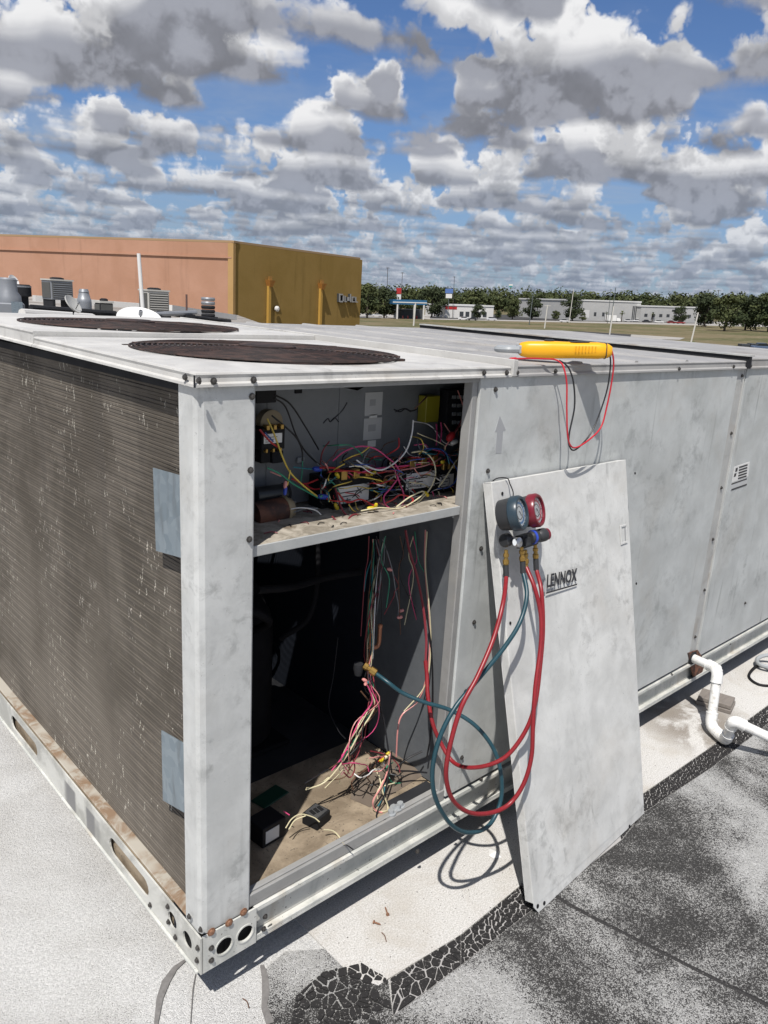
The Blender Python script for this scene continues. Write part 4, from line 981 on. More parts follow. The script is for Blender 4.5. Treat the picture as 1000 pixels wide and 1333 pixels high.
# lettering: heavy slanted letters with a rule under them
cu = bpy.data.curves.new('lettering', 'FONT'); cu.body = 'LENNOX'; cu.size = 1.0; cu.shear = 0.30; cu.extrude = 0.012; cu.offset = 0.018; cu.space_character = 1.02
to = bpy.data.objects.new('tmp_text', cu); col.objects.link(to)
bpy.context.view_layer.update()
dg = bpy.context.evaluated_depsgraph_get(); me0 = bpy.data.meshes.new_from_object(to.evaluated_get(dg))
xs = [v.co.x for v in me0.vertices]; ys = [v.co.y for v in me0.vertices]
a_, b_ = door_uv(708.5, 764), door_uv(746.5, 753.5); h_ = door_uv(744.0, 737.5)
U0, U1 = a_[0], b_[0]; V0, V1 = a_[1]+0.000, h_[1]
me = bpy.data.meshes.new('lettering')
vs = []
for v in me0.vertices:
    fu = (v.co.x-min(xs))/(max(xs)-min(xs)); fv = (v.co.y-min(ys))/(max(ys)-min(ys)); base = a_[1]+(b_[1]-a_[1])*fu
    vs.append(tuple(dr(U0+(U1-U0)*fu, base+(V1-b_[1])*fv, 0.0006 if v.co.z > 0 else -0.0004) - BL))
me.from_pydata(vs, [], [tuple(p.vertices) for p in me0.polygons]); me.materials.append(M['print'])
link('lettering', me, door)
bpy.data.objects.remove(to); bpy.data.curves.remove(cu)
k = [door_uv(*p) for p in ((708,769.5),(745.5,757.5),(745,759.5),(707.5,771.8))]
MB().slab(k, [], fd, -0.0004, 0.0006).build('rule_line', M['print'], door)
k = [door_uv(*p) for p in ((705.2,752),(707.4,756),(706.6,769),(703.5,770))]
MB().slab(k, [], fd, -0.0004, 0.0006).build('rule_line', M['faint'], door)

# ------------------------------------------------------------------ manifold gauge set hooked over the panel
def onface(px, py, n):
    d = ray(px, py); t = (BL+DN*n-CAM).dot(DN)/d.dot(DN); return CAM+d*t
gb = onface(690, 705, 0.03)
mg = thing('manifold_gauge_set', tuple(onface(680, 735, 0.02)), 'refrigerant manifold with blue-ringed and red-ringed dial gauges and three hoses', 'manifold gauge')
UP = (TL-BL).normalized(); RT = (BR-BL).normalized()
def gauge(cface, ringm, bandm, name, ax):
    r = 0.0385
    MB().lathe([(r*0.55,0),(r*0.92,0.006),(r*0.98,0.03),(r,0.045)], cface-ax*0.047, ax, 28).build(name, M['housing'], mg, True)
    g0 = MB().lathe([(r*0.99,-0.012),(r*1.06,-0.010),(r*1.06,0.006),(r*0.98,0.011),(r*0.84,0.011),(r*0.82,0.004)], cface, ax, 32, cap=False).build('gauge_bezel', ringm, mg, True)
    MB().lathe([(r*0.83,0.0),(r*0.83,0.003)], cface, ax, 32).build('gauge_dial', M['dial'], g0)
    a = ax.orthogonal().normalized(); a = (UP-ax*UP.dot(ax)).normalized(); b = ax.cross(a)
    fn = lambda u, v, t: cface+b*u+a*v+ax*t
    MB().slab(circ(0,0,r*0.66,28), [circ(0,0,r*0.54,28)], fn, 0.0031, 0.0036).build('dial_band', bandm, g0)
    MB().slab(circ(0,0,r*0.40,28), [circ(0,0,r*0.36,28)], fn, 0.0031, 0.0036).build('dial_band', M['print'], g0)
    for k in range(13):
        w = R_(-135+22.5*k); c, s_ = math.sin(w), math.cos(w)
        MB().slab([(c*r*0.68-s_*0.0006, s_*r*0.68+c*0.0006), (c*r*0.79-s_*0.0006, s_*r*0.79+c*0.0006), (c*r*0.79+s_*0.0006, s_*r*0.79-c*0.0006), (c*r*0.68+s_*0.0006, s_*r*0.68-c*0.0006)], [], fn, 0.0031, 0.0036).build('dial_tick', M['print'], g0)
    w = R_(-140); c, s_ = math.sin(w), math.cos(w)
    MB().slab([(-c*r*0.15-s_*0.001, -s_*r*0.15+c*0.001), (c*r*0.62, s_*r*0.62), (-c*r*0.15+s_*0.001, -s_*r*0.15-c*0.001)], [], fn, 0.0045, 0.0052).build('needle', M['print'], g0)
    glass = mat('gauge_glass', (1,1,1), 0.03); glass.node_tree.nodes['Principled BSDF'].inputs['Transmission Weight'].default_value = 1.0
    glass.node_tree.nodes['Principled BSDF'].inputs['IOR'].default_value = 1.1
    MB().lathe([(r*0.83,0),(r*0.6,0.002),(r*0.02,0.003)], cface+ax*0.006, ax, 28).build('gauge_glass', glass, g0, True)
AXG = (DN + RT*0.24 + Vector((0,0,0.08))).normalized()
gauge(onface(674.5, 668, 0.075), M['blue_ring'], M['dial_blue'], 'gauge_boot', AXG)
gauge(onface(697, 664.5, 0.060), M['red_ring'], M['dial_red'], 'gauge_boot', AXG)
# valve body, sight glass, hand wheels
c0 = onface(686, 703, 0.040); dx_ = (RT + DN*0.25).normalized()
MB().obox(c0, RT*0.036, DN*0.017, UP*0.015).build('valve_body', M['housing'], mg, bevel=0.006, seg=2)
MB().lathe([(0.009,0),(0.012,0.006),(0.012,0.014),(0.008,0.016)], onface(670, 706, 0.050), DN, 16).build('sight_glass_ring', M['steel'], mg, True)
MB().lathe([(0.008,0),(0.008,0.0005)], onface(670, 706, 0.0665), DN, 14).build('sight_glass', M['dial'], mg)
kb = onface(690, 700, 0.055)
MB().lathe([(0.013,0),(0.016,0.008),(0.0165,0.020),(0.0135,0.024),(0.0165,0.030),(0.0165,0.046),(0.014,0.050)], kb, dx_, 18).build('hand_wheel', M['housing'], mg, True)
MB().lathe([(0.0145,0),(0.0145,0.006),(0.011,0.008)], kb+dx_*0.049, dx_, 18).build('wheel_cap', M['red_ring'], mg, True)
MB().lathe([(0.0172,0),(0.0172,0.006)], kb+dx_*0.006, dx_, 18).build('wheel_band', M['blueplastic'], mg, True)
kb2 = onface(663, 702, 0.035)
MB().lathe([(0.013,0),(0.016,0.006),(0.016,0.020),(0.012,0.024)], kb2, -RT, 16).build('hand_wheel', M['housing'], mg, True)
# wire hook over the top edge
MB().tube(spline([onface(668,648,.04), onface(668,640,.03), onface(664,630,.014), dr(0.085,1.004,0.006), dr(0.06,1.006,-0.012), dr(0.05,0.995,-0.030)], 6), 0.0014, 6).build('hanging_hook', M['black'], mg, True)
hose_ax = Vector((0, 0, -1))
def fitting(px, n, d):
    p = onface(*px, n)
    MB().lathe([(0.0045,0),(0.0045,0.008),(0.0066,0.009),(0.0066,0.016),(0.0045,0.017),(0.0055,0.023),(0.0074,0.024),(0.0074,0.033),(0.0055,0.035),(0.0055,0.044)], p, d, 8).build('brass_fitting', M['brass'], mg)
    return p + d.normalized()*0.042
f1 = fitting((659,716), 0.040, Vector((0.0,-0.1,-1))); f2 = fitting((679,712), 0.050, Vector((0.12,-0.12,-1))); f3 = fitting((697,709), 0.045, Vector((0.10,-0.1,-1))); f4 = fitting((684,716), 0.035, Vector((0.1,-0.1,-1)))
def hose(name, first, pts, material, r=0.0052, last=None):
    MB().tube([first-Vector((0,-0.001,-0.006)), first+Vector((0,-0.004,-0.022))], r*1.3, 12).build('hose_sleeve', M['housing'], mg, True)
    P = [first, first+Vector((0,-0.004,-0.02))] + [at(x, y, y=d) for x, y, d in pts] + ([last] if last is not None else [])
    return MB().tube(spline(P, 8), r, 12).build(name, material, mg, True)
hose('hose', f1, [(655,785,-.165),(643,830,-.185),(622,880,-.20),(600,922,-.205),(585,975,-.21),(581,1012,-.21),(590,1042,-.21),(612,1058,-.215),(640,1058,-.225),(664,1046,-.235),(682,1020,-.245),(692,985,-.245),(694,945,-.235),(697,895,-.215),(704,840,-.19),(704,800,-.17),(696,765,-.145)], M['red_hose'], last=f4)
hose('hose', f3, [(705,770,-.155),(707,820,-.18),(703,870,-.20),(697,915,-.215),(685,950,-.215),(662,982,-.20),(636,996,-.17),(607,999,-.12),(588,990,-.07),(573,965,-.03),(563,940,-.01),(557,905,.02),(556,880,.04),(554,860,.055)], M['red_hose'])
hose('hose', f2, [(686,775,-.16),(677,810,-.175),(655,845,-.185),(622,885,-.19),(592,922,-.19),(572,962,-.19),(563,1005,-.19),(568,1042,-.195),(588,1074,-.20),(612,1084,-.20),(637,1074,-.195),(652,1042,-.185),(652,1005,-.17),(641,972,-.14),(617,943,-.10),(585,924,-.05),(552,914,-.01),(524,902,.03),(506,889,.055)], M['teal_hose'], last=va+dv*0.034)

# ------------------------------------------------------------------ clamp meter on the edge of the top cover
J, E = Vector((0.978, 0.100, 1.361)), Vector((1.140, -0.066, 1.370))
ax_ = (E-J).normalized(); sd_ = Vector((-ax_.y, ax_.x, 0)).normalized(); up_ = ax_.cross(sd_); up_ = up_ if up_.z > 0 else -up_
mtr = thing('clamp_meter', tuple((J+E)/2 - up_*0.016), 'yellow handheld clamp meter lying over the edge of the top cover', 'clamp meter')
ML = (E-J).length
mb = MB(); secs = [(0.0, .020, .014), (0.03, .025, .018), (0.10, .030, .021), (0.35, .031, .022), (0.60, .0245, .0205), (0.85, .028, .021), (0.96, .026, .018), (1.0, .018, .012)]
n = 16; k0 = len(mb.v)
for t, a, b in secs:
    for j in range(n):
        w = 2*math.pi*j/n; cx = abs(math.cos(w))**0.6*math.copysign(1, math.cos(w)); cy = abs(math.sin(w))**0.6*math.copysign(1, math.sin(w))
        mb.v.append(J+ax_*(ML*t)+sd_*(cx*a)+up_*(cy*b))
for i in range(len(secs)-1):
    for j in range(n): q = i*n; mb.f.append((q+j, q+(j+1) % n, q+n+(j+1) % n, q+n+j))
mb.f.append(tuple(reversed(range(n)))); mb.f.append(tuple((len(secs)-1)*n+j for j in range(n)))
mb.build('meter_body', M['yellow'], mtr, True)
jaw = [J-ax_*0.004+sd_*0.019, J-ax_*0.030+sd_*0.024, J-ax_*0.052+sd_*0.012, J-ax_*0.056]
MB().tube(spline(jaw, 5), [0.0085]*16, 8).build('jaw', M['meter_grey'], mtr, True)
jaw = [J-ax_*0.004-sd_*0.019, J-ax_*0.030-sd_*0.024, J-ax_*0.052-sd_*0.012, J-ax_*0.057-sd_*0.001]
MB().tube(spline(jaw, 5), [0.0085]*16, 8).build('jaw', M['meter_grey'], mtr, True)
MB().obox(J+ax_*0.006, ax_*0.012, sd_*0.022, up_*0.011).build('jaw_base', M['meter_grey'], mtr, bevel=0.003)
MB().obox(J+ax_*0.15+up_*0.0215, ax_*0.024, sd_*0.017, up_*0.0008).build('display', M['housing'], mtr)
MB().lathe([(0.013,0),(0.013,0.004),(0.009,0.006)], J+ax_*0.075+up_*0.0205, up_, 16).build('dial_knob', M['housing'], mtr, True)
MB().obox(J+ax_*0.04+sd_*0.029, ax_*0.016, sd_*0.003, up_*0.008).build('trigger', M['housing'], mtr, bevel=0.002)
for t_, w_ in ((0.93, 0.0014),):
    a, b = (.0272, .0222) if t_ < 0.9 else (.0268, .0192)
    ring = [J+ax_*(ML*t_)+sd_*(abs(math.cos(w))**0.6*math.copysign(1, math.cos(w))*a)+up_*(abs(math.sin(w))**0.6*math.copysign(1, math.sin(w))*b) for w in [2*math.pi*k/24 for k in range(25)]]
    MB().tube(ring, w_, 6, cap=False).build('case_seam', M['housing'], mtr, True)
amber = mat('worn_amber', (0.74,0.35,0.008), 0.5)
for k in range(7):
    c = J+ax_*(ML*(0.60+0.035*k)); MB().obox(c-sd_*0.0268+up_*0.004, ax_*0.0013, sd_*0.0012, up_*0.008).build('grip_rib', amber, mtr, bevel=0.0005)
def lead(name, pts, material):
    return MB().tube(spline([at(x, y, y=d) for x, y, d in pts], 7), 0.0021, 8).build(name, material, mtr, True)
lead('test_lead', [(788,461,-.055),(792,452,-.060),(797,458,-.068),(799,475,-.070),(796,500,-.068),(790,530,-.066),(783,555,-.066),(770,570,-.066),(752,582,-.064),(743,580,-.062),(739,565,-.060),(738,530,-.056),(738,500,-.052),(735,482,-.045),(731,473,-.032),(722,468,-.018),(706,467,-.006),(690,466.5,.006),(672,467,.012)], M['lead_red'])
lead('test_lead', [(786,463,-.055),(792,460,-.060),(795,472,-.066),(791,505,-.062),(780,540,-.060),(768,566,-.060),(750,585,-.058),(742,582,-.056),(741,566,-.054),(748,530,-.050),(747,500,-.048),(742,482,-.042),(736,474,-.032),(728,469,-.020)], M['lead_black'])
MB().tube([at(672,467,y=.012), at(664,467.5,y=.018)], 0.0038, 8).build('lead_plug', M['lead_red'], mtr, True)

# ------------------------------------------------------------------ condensate drain
dp = thing('drain_pipe', tuple(at(925, 940, y=-.13)), 'white plastic condensate pipe with a trap below the joint of the unit panels', 'pipe')
PR = 0.0165
a0 = at(899, 856, y=0.0); a0 = Vector((a0.x, 0.004, a0.z))
e1 = at(934, 871, y=-0.125); e1.z = min(e1.z, 0.30)
pts_ = [at(905,858,y=-.01), at(934,871,y=-.125), at(924,938,y=-.14), at(940,962,y=-.20), at(953,946,y=-.225), at(962,936,y=-.235), at(1030,972,y=-.36)]
def straight(a, b): return MB().tube([a, b], PR, 16).build('pipe_length', M['pvc'], dp, True)
def elbow(a, b, c, r=0.030):
    d1 = (a-b).normalized(); d2 = (c-b).normalized(); p = []
    for i in range(9):
        t = i/8; p.append((b+d1*r)*(1-t)**2 + b*2*t*(1-t) + (b+d2*r)*t*t)
    o = MB().tube([b+d1*(r+0.018)] + p + [b+d2*(r+0.018)], PR*1.22, 16).build('elbow', M['pvc'], dp, True)
    MB().tube([b+d1*(r+0.016), b+d1*(r+0.020)], PR*1.28, 16).build('elbow_rim', M['pvc'], o, True); MB().tube([b+d2*(r+0.016), b+d2*(r+0.020)], PR*1.28, 16).build('elbow_rim', M['pvc'], o, True)
P0 = at(903, 857, y=-.006); P1 = at(935, 871, y=-.125); P2 = Vector((P1.x+0.01, P1.y-0.012, 0.035)); q2 = at(925, 945, z=0.036); P2 = q2
P3 = at(945, 964, z=0.030); P4 = at(955, 938, y=P3.y-0.03); P4.z = max(P4.z, 0.075); P5 = at(1040, 978, z=0.062)
straight(P0, P1); straight(P1, P2); straight(P2, P3); straight(P3, P4); straight(P4, P5)
elbow(P0, P1, P2); elbow(P1, P2, P3); elbow(P2, P3, P4, 0.02); elbow(P3, P4, P5, 0.02)
MB().lathe([(0.026,0),(0.026,0.006),(0.020,0.007)], P0+Vector((0,0.006,0)), (0,-1,0), 14).build('outlet_nut', M['soot'], dp)
# rust patch around the outlet
k = [(895,850),(908,846),(918,862),(912,880),(903,884),(899,868)]
sheet(k, 'outlet_plate', mat('rust_plate', rough=0.8, fn=lambda g,p: dict(c=g.mix(g.mr(g.noise(p,45,4),0.35,0.65),(0.05,0.025,0.018),(0.22,0.09,0.05)))), -0.0025)
# support block under the rail
b0 = at(905, 918, z=0.0); b1 = at(951, 932, z=0.0)
blk = thing('support_block', ((b0.x+b1.x)/2, (b0.y+b1.y)/2, 0), 'weathered grey block on the roof tucked under the rail behind the drain pipe', 'block')
wood = mat('weathered_block', rough=0.85, fn=lambda g,p: dict(c=g.mix(g.noise(g.scale(p,4,30,30),3,4,0.7),(0.10,0.085,0.075),(0.30,0.27,0.24))))
dd = (b1-b0); dd.z = 0; Lb = dd.length; dd.normalize(); nn = Vector((-dd.y, dd.x, 0))
if nn.x < 0: nn = -nn
for k_, (h0, h1) in enumerate(((0.0045, 0.020), (0.0215, 0.038))):
    c = (b0+b1)/2+nn*0.05; MB().obox((c.x, c.y, (h0+h1)/2), dd*(Lb/2-0.004*k_), nn*(0.05-0.006*k_), (0,0,(h1-h0)/2)).build('board', wood, blk, bevel=0.002)
# cable looping out from under the rail at the picture's edge
cb = MB().tube(spline([at(1010,872,z=.03), at(995,866,z=.02), at(984,868,z=.012), at(975,880,z=.008), at(985,890,z=.008), at(1003,893,z=.008), at(1040,890,z=.008)], 8), 0.006, 8).build('power_cable', M['black'])
tag(cb, 'black cable looping out from under the unit beyond the drain pipe', 'cable')
cb2 = MB().tube(spline([at(1030,858,z=.05), at(1000,853,z=.045), at(986,858,z=.03), at(992,866,z=.03), at(1030,874,z=.03)], 8), 0.009, 8).build('flexible_conduit', M['meter_grey'])
tag(cb2, 'grey flexible conduit bending under the rail at the end of the unit', 'conduit')
# screws and scraps dropped on the walkway
def dropped(px0, px1, label):
    a, b = at(*px0, z=0.0085), at(*px1, z=0.0085); d = (b-a).normalized()
    o = thing('dropped_screw', (a.x, a.y, 0.004), label, 'screw')
    MB().lathe([(0.0045,0),(0.0045,0.003),(0.002,0.0032),(0.002,(b-a).length),(0.0004,(b-a).length+0.004)], a, d, 8).build('shank', M['rustscrew'], o)
dropped((486,1200), (494,1203), 'rusty screw dropped on the pale strip, nearer the black tar joint')
dropped((505,1191), (502,1182), 'rusty screw dropped on the pale strip, close to the unit shadow')
sc1 = at(645, 1112, z=0.004)
mbp = MB(); rp_ = random.Random(5); ring_ = []
for i in range(9): w = 2*math.pi*i/9; ring_.append((sc1.x+0.016*math.cos(w)*rp_.uniform(.7,1.3), sc1.y+0.020*math.sin(w)*rp_.uniform(.7,1.3)))
mbp.add([(x, y, 0.005) for x, y in ring_] + [(sc1.x, sc1.y, 0.014)], [(i, (i+1) % 9, 9) for i in range(9)])
tag(mbp.build('paper_scrap', M['white']), 'crumpled white scrap on the roof behind the leaning panel', 'scrap')
for (a, b, lbl) in (((497,1214),(503,1226),'thin dark twig lying on the pale strip beside the tar joint'), ((316,1300),(324,1312),'short dark twig on the white roof at the unit corner')):
    A, B = at(*a, z=0.0055), at(*b, z=0.0055)
    tag(MB().tube(spline([A, (A+B)/2+Vector((0.004,0.002,0)), B], 4), 0.0012, 5).build('twig', M['w_brown']), lbl, 'twig')
# ------------------------------------------------------------------ the plain below and the town beyond
hr1, hr2 = ray(480, 387), ray(940, 401)
UPF = hr1.cross(hr2).normalized()
if UPF.z < 0: UPF = -UPF
DROP = 8.5
def far(px, py):
    d = ray(px, py); return CAM + d*(-DROP/d.dot(UPF))
def mpp(p): return (p-CAM).dot(FWD)/F                     # metres per photo pixel at p
def flatv(v): v = v-UPF*v.dot(UPF); return v.normalized()
def plane_pt(az_px, dist):
    d = flatv(ray(az_px, 400)); return CAM - UPF*DROP + d*dist
def f_field(g, p):
    n = g.noise(p, 0.03, 6, 0.65, 0.5); m_ = g.noise(p, 0.25, 4, 0.65)
    c = g.mix(g.mr(n, 0.40, 0.62), (0.17,0.14,0.082), (0.095,0.098,0.045))
    return dict(c=g.mix(g.mr(m_, 0.5, 0.7), c, (0.22,0.18,0.115)))
M['field'] = mat('dry_grass', rough=0.95, fn=f_field, spec=0.1)
M['green'] = mat('green_grass', rough=0.95, fn=lambda g,p: dict(c=g.mix(g.noise(p,0.3,4),(0.05,0.075,0.025),(0.11,0.13,0.05))), spec=0.1)
M['asphalt'] = mat('asphalt', rough=0.9, fn=lambda g,p: dict(c=g.mix(g.noise(p,0.2,5),(0.04,0.04,0.042),(0.075,0.073,0.07))), spec=0.2)
M['concrete'] = mat('pale_concrete', rough=0.9, fn=lambda g,p: dict(c=g.mix(g.noise(p,0.15,5),(0.30,0.285,0.26),(0.42,0.40,0.37))), spec=0.2)
fwd0 = flatv(ray(500, 400)); rt0 = fwd0.cross(UPF)
base0 = CAM - UPF*DROP
gm = MB().add([base0+rt0*a+fwd0*b for a, b in ((-4000,-600),(4000,-600),(4000,5000),(-4000,5000))], [(0,1,2,3)])
tag(gm.build('ground', M['field']), kind='structure')
def strip(name, px, material, lift):
    tag(MB().add([far(*p)+UPF*lift for p in px], [tuple(range(len(px)))]).build(name, material), kind='structure')
strip('street', [(440,413),(1060,427),(1060,421.5),(440,407.5)], M['concrete'], 0.03)
strip('parking_lot', [(560,414.6),(930,421.6),(925,414.5),(560,408)], M['asphalt'], 0.06)
strip('road', [(640,428.5),(760,431.5),(845,437),(820,440),(640,434)], M['asphalt'], 0.03)
strip('lawn', [(800,441),(905,444.5),(900,450.5),(815,449)], M['green'], 0.03)
strip('drainage_apron', [(822,435.5),(892,440),(885,442.5),(820,441)], M['concrete'], 0.06)
strip('lower_roof', [(930,470),(1060,476),(1060,449),(985,450.5),(955,455)], M['asphalt'], 0.09)

def fbox(mb, A, B, h, depth, z0=0.0):
    d = UPF.cross(B-A).normalized()
    if d.dot(fwd0) < 0: d = -d
    b = [A, B, B+d*depth, A+d*depth]; u0, u1 = UPF*z0, UPF*(z0+h)
    return mb.add([p+u0 for p in b]+[p+u1 for p in b], [(3,2,1,0),(4,5,6,7),(0,1,5,4),(1,2,6,5),(2,3,7,6),(3,0,4,7)])
def fpanel(mb, A, B, u0, u1, v0, v1, H, out=0.05, th=0.1):
    """flat piece on the front face of a box A-B of height H"""
    d = UPF.cross(B-A).normalized(); d = d if d.dot(fwd0) > 0 else -d
    P = A+(B-A)*u0 - d*out; Q = A+(B-A)*u1 - d*out
    return fbox(mb, P, Q, (v1-v0)*H, th, v0*H)
flatgrey = mat('grey_metal_siding', rough=0.6, fn=lambda g,p: dict(c=g.mix(g.noise(p,0.4,4),(0.42,0.42,0.41),(0.52,0.52,0.50))))
darkdoor = mat('dark_door', (0.05,0.055,0.06), 0.5); paleroof = mat('pale_roof_edge', (0.66,0.66,0.64), 0.5); whitewall = mat('white_wall', (0.70,0.69,0.66), 0.6)
redsign = mat('red_sign', (0.45,0.03,0.03), 0.4); bluesign = mat('blue_canopy', (0.03,0.13,0.26), 0.4); orange_ = mat('orange_roof', (0.45,0.11,0.03), 0.6)
tealp = mat('grey_green_steel', (0.10,0.12,0.12), 0.5)
def far_building(name, pxl, pxr, hpx, depth, material, label, cat, roof_m, extras):
    A, B = far(*pxl), far(*pxr); k = mpp((A+B)/2); H = hpx*k
    o = thing(name, tuple(A), label, cat)
    fbox(MB(), A, B, H, depth).build('wall', material, o)
    fbox(MB(), A-(B-A)*0.006-fwd0*0.3, B+(B-A)*0.006-fwd0*0.3, 0.7, depth+0.6, H+0.02).build('roof_edge', roof_m, o)
    for nm, u0, u1, v0, v1, m_ in extras: fpanel(MB(), A, B, u0, u1, v0, v1, H).build(nm, m_, o)
    return o
far_building('warehouse', (757,417.5), (832,419), 24.5, 60, flatgrey, 'nearer block of the long grey metal warehouse with dark roller doors', 'warehouse', paleroof,
    [('roller_door', 0.86+0.028*i, 0.878+0.028*i, 0.0, 0.82, darkdoor) for i in range(5)] + [('wall_panel', 0.02, 0.12, 0.15, 0.55, paleroof), ('window', 0.2,0.24,0.25,0.45,darkdoor), ('window', 0.34,0.38,0.25,0.45,darkdoor)])
far_building('warehouse', (833,419.2), (911,420.5), 19, 55, flatgrey, 'lower pale block of the grey warehouse next to the big trees', 'warehouse', paleroof,
    [('window', 0.06+0.12*i, 0.11+0.12*i, 0.35, 0.55, darkdoor) for i in range(7)] + [('wall_sign', 0.5, 0.66, 0.72, 0.86, darkdoor)])
far_building('store_building', (579,413.5), (642,415), 15, 30, whitewall, 'white flat-roofed store with a red fascia across the road', 'store', paleroof,
    [('fascia', 0.0, 0.24, 0.70, 0.96, redsign)] + [('window', 0.30+0.12*i, 0.38+0.12*i, 0.12, 0.55, darkdoor) for i in range(5)])
far_building('restaurant', (655,399.5), (671,400), 7, 15, whitewall, 'small building with an orange roof among the trees', 'building', orange_, [('window', 0.2,0.8,0.2,0.6,darkdoor)])
far_building('office_building', (671,400), (742,401.5), 10.5, 30, whitewall, 'long low white building behind the palm trees', 'building', paleroof, [('window', 0.05+0.1*i, 0.11+0.1*i, 0.3, 0.7, darkdoor) for i in range(9)])
# filling station: canopy on posts
A, B = far(511,415), far(555,416); k = mpp(A)
st = thing('filling_station', tuple(A), 'filling station canopy with a blue fascia on white posts', 'filling station')
fbox(MB(), A, B, 6.0*k, 12, 18.5*k).build('canopy', bluesign, st)
fbox(MB(), A-fwd0*0.1, B-fwd0*0.1, 1.3*k, 0.1, 20.5*k).build('fascia_stripe', paleroof, st)
for u in (0.12, 0.62, 0.9): fbox(MB(), A+(B-A)*u, A+(B-A)*(u+0.035), 18.5*k, 0.8).build('post', whitewall, st)
fbox(MB(), A+(B-A)*0.2+fwd0*14, A+(B-A)*0.95+fwd0*14, 12*k, 8).build('shop', darkdoor, st)
for u in (0.3, 0.45, 0.72): fbox(MB(), A+(B-A)*u+fwd0*5, A+(B-A)*(u+0.03)+fwd0*5, 4*k, 0.8).build('pump', redsign, st)
def sign(px, py_base, y0, y1, w, m1, m2, label):
    P = far(px, py_base); k = mpp(P); h0, h1 = (py_base-y1)*k, (py_base-y0)*k; r = rt0*(w*k/2)
    o = thing('road_sign', tuple(P), label, 'sign')
    MB().tube([P, P+UPF*h1], 0.18, 6).build('post', tealp, o)
    fbox(MB(), P-r-fwd0*0.3, P+r-fwd0*0.3, (h1-h0)*0.48, 0.6, h0+(h1-h0)*0.5).build('sign_face', m1, o)
    fbox(MB(), P-r*0.8-fwd0*0.3, P+r*0.8-fwd0*0.3, (h1-h0)*0.44, 0.6, h0).build('sign_face', m2, o)
sign(518.5, 414, 376, 391, 7, redsign, whitewall, 'tall red and white roadside sign above the filling station')
sign(583, 415, 377, 389, 10, mat('sign_blue', (0.10,0.18,0.42), 0.4), whitewall, 'blue and white pole sign above the red-fascia store')
sign(663, 401, 371, 375, 5, whitewall, mat('sign_teal', (0.06,0.30,0.30), 0.4), 'small pale sign rising over the treetops')
# poles
def pole(px_base, px_top, r, material, label, cat='pole', arm=None, name='utility_pole', group=None):
    P = far(*px_base); k = mpp(P); T = P + UPF*((px_base[1]-px_top[1])*k) + rt0*((px_top[0]-px_base[0])*k)
    o = thing(name, tuple(P), label, cat, group)
    MB().tube([P, T], [r*k*1.1, r*k*0.9], 8).build('shaft', material, o)
    if arm: MB().beam(T-rt0*arm*k-UPF*0.8*k, T+rt0*arm*k-UPF*0.8*k, 0.5*k, 0.5*k, UPF).build('cross_arm', material, o)
woodp = mat('pole_wood', (0.07,0.06,0.05), 0.8); palep = mat('pale_pole', (0.62,0.60,0.55), 0.5)
pole((503,414),(503,351),0.35,woodp,'leftmost thin utility pole rising above the trees',arm=2.4)
pole((521,414.5),(522,357),0.35,woodp,'thin utility pole rising just beyond the red roadside sign',arm=2.2)
pole((589,414),(589,362),0.3,woodp,'thin utility pole rising behind the store with the red fascia',arm=2)
pole((795,420),(797,376),0.55,tealp,'dark mast standing in front of the grey warehouse',arm=0)
pole((791,421),(791,378),0.35,tealp,'slender dark mast beside the thicker one before the warehouse',arm=1.6)
pole((929,420),(930,379),0.45,woodp,'utility pole rising behind the big trees',arm=2.5)
pole((920,420),(921,384),0.3,woodp,'shorter utility pole rising behind the big trees',arm=1.4)
pole((689,423),(691,386),0.55,tealp,'dark lamp post standing by the bushes near the road',arm=2.6,name='lamp_post',cat='lamp post')
pole((741,420),(743,378),0.45,palep,'tall pale lamp post in front of the bushy tree',arm=0,name='lamp_post',cat='lamp post')
pole((793.5,437.5),(795,400),0.9,palep,'white post in the dry field before the warehouse',name='white_post',cat='post')
pole((709,427.5),(710.5,398),0.75,palep,'white post with a crossbar at the near edge of the road',arm=4,name='white_post',cat='post')
pole((898,453),(903,408),1.0,palep,'tall white post in the dry grass near the lawn',name='white_post',cat='post')
pole((538.5,424),(540,396),1.0,palep,'white post in front of the filling station',name='white_post',cat='post')
# trees
leafm = mat('foliage', rough=0.8, fn=lambda g,p: dict(c=g.mix(g.mr(g.noise(p,0.12,3,0.6),0.35,0.65),(0.034,0.048,0.020),(0.085,0.098,0.038))), spec=0.2)
leafd = mat('dark_foliage', rough=0.8, fn=lambda g,p: dict(c=g.mix(g.noise(p,0.2,3),(0.022,0.033,0.016),(0.055,0.068,0.030))), spec=0.2)
trunkm = mat('bark', (0.075,0.06,0.045), 0.9)
def leaf_quads(rnd, mb, c, r, n, size):
    for _ in range(n):
        while True:
            v = Vector((rnd.uniform(-1,1), rnd.uniform(-1,1), rnd.uniform(-1,1)))
            if 0.2 < v.length < 1: break
        p = c + Vector((v.x*r, v.y*r, v.z*r*0.8)); nrm = (v.normalized() + Vector((rnd.gauss(0,.5), rnd.gauss(0,.5), rnd.gauss(0.3,.5)))).normalized()
        a = nrm.orthogonal().normalized(); b = nrm.cross(a); w = rnd.uniform(0, 6.3); a, b = a*math.cos(w)+b*math.sin(w), b*math.cos(w)-a*math.sin(w)
        s_ = size*rnd.uniform(0.6, 1.4)
        mb.add([p-a*s_, p-b*s_*0.6, p+a*s_, p+b*s_*0.6], [(0,1,2,3)])
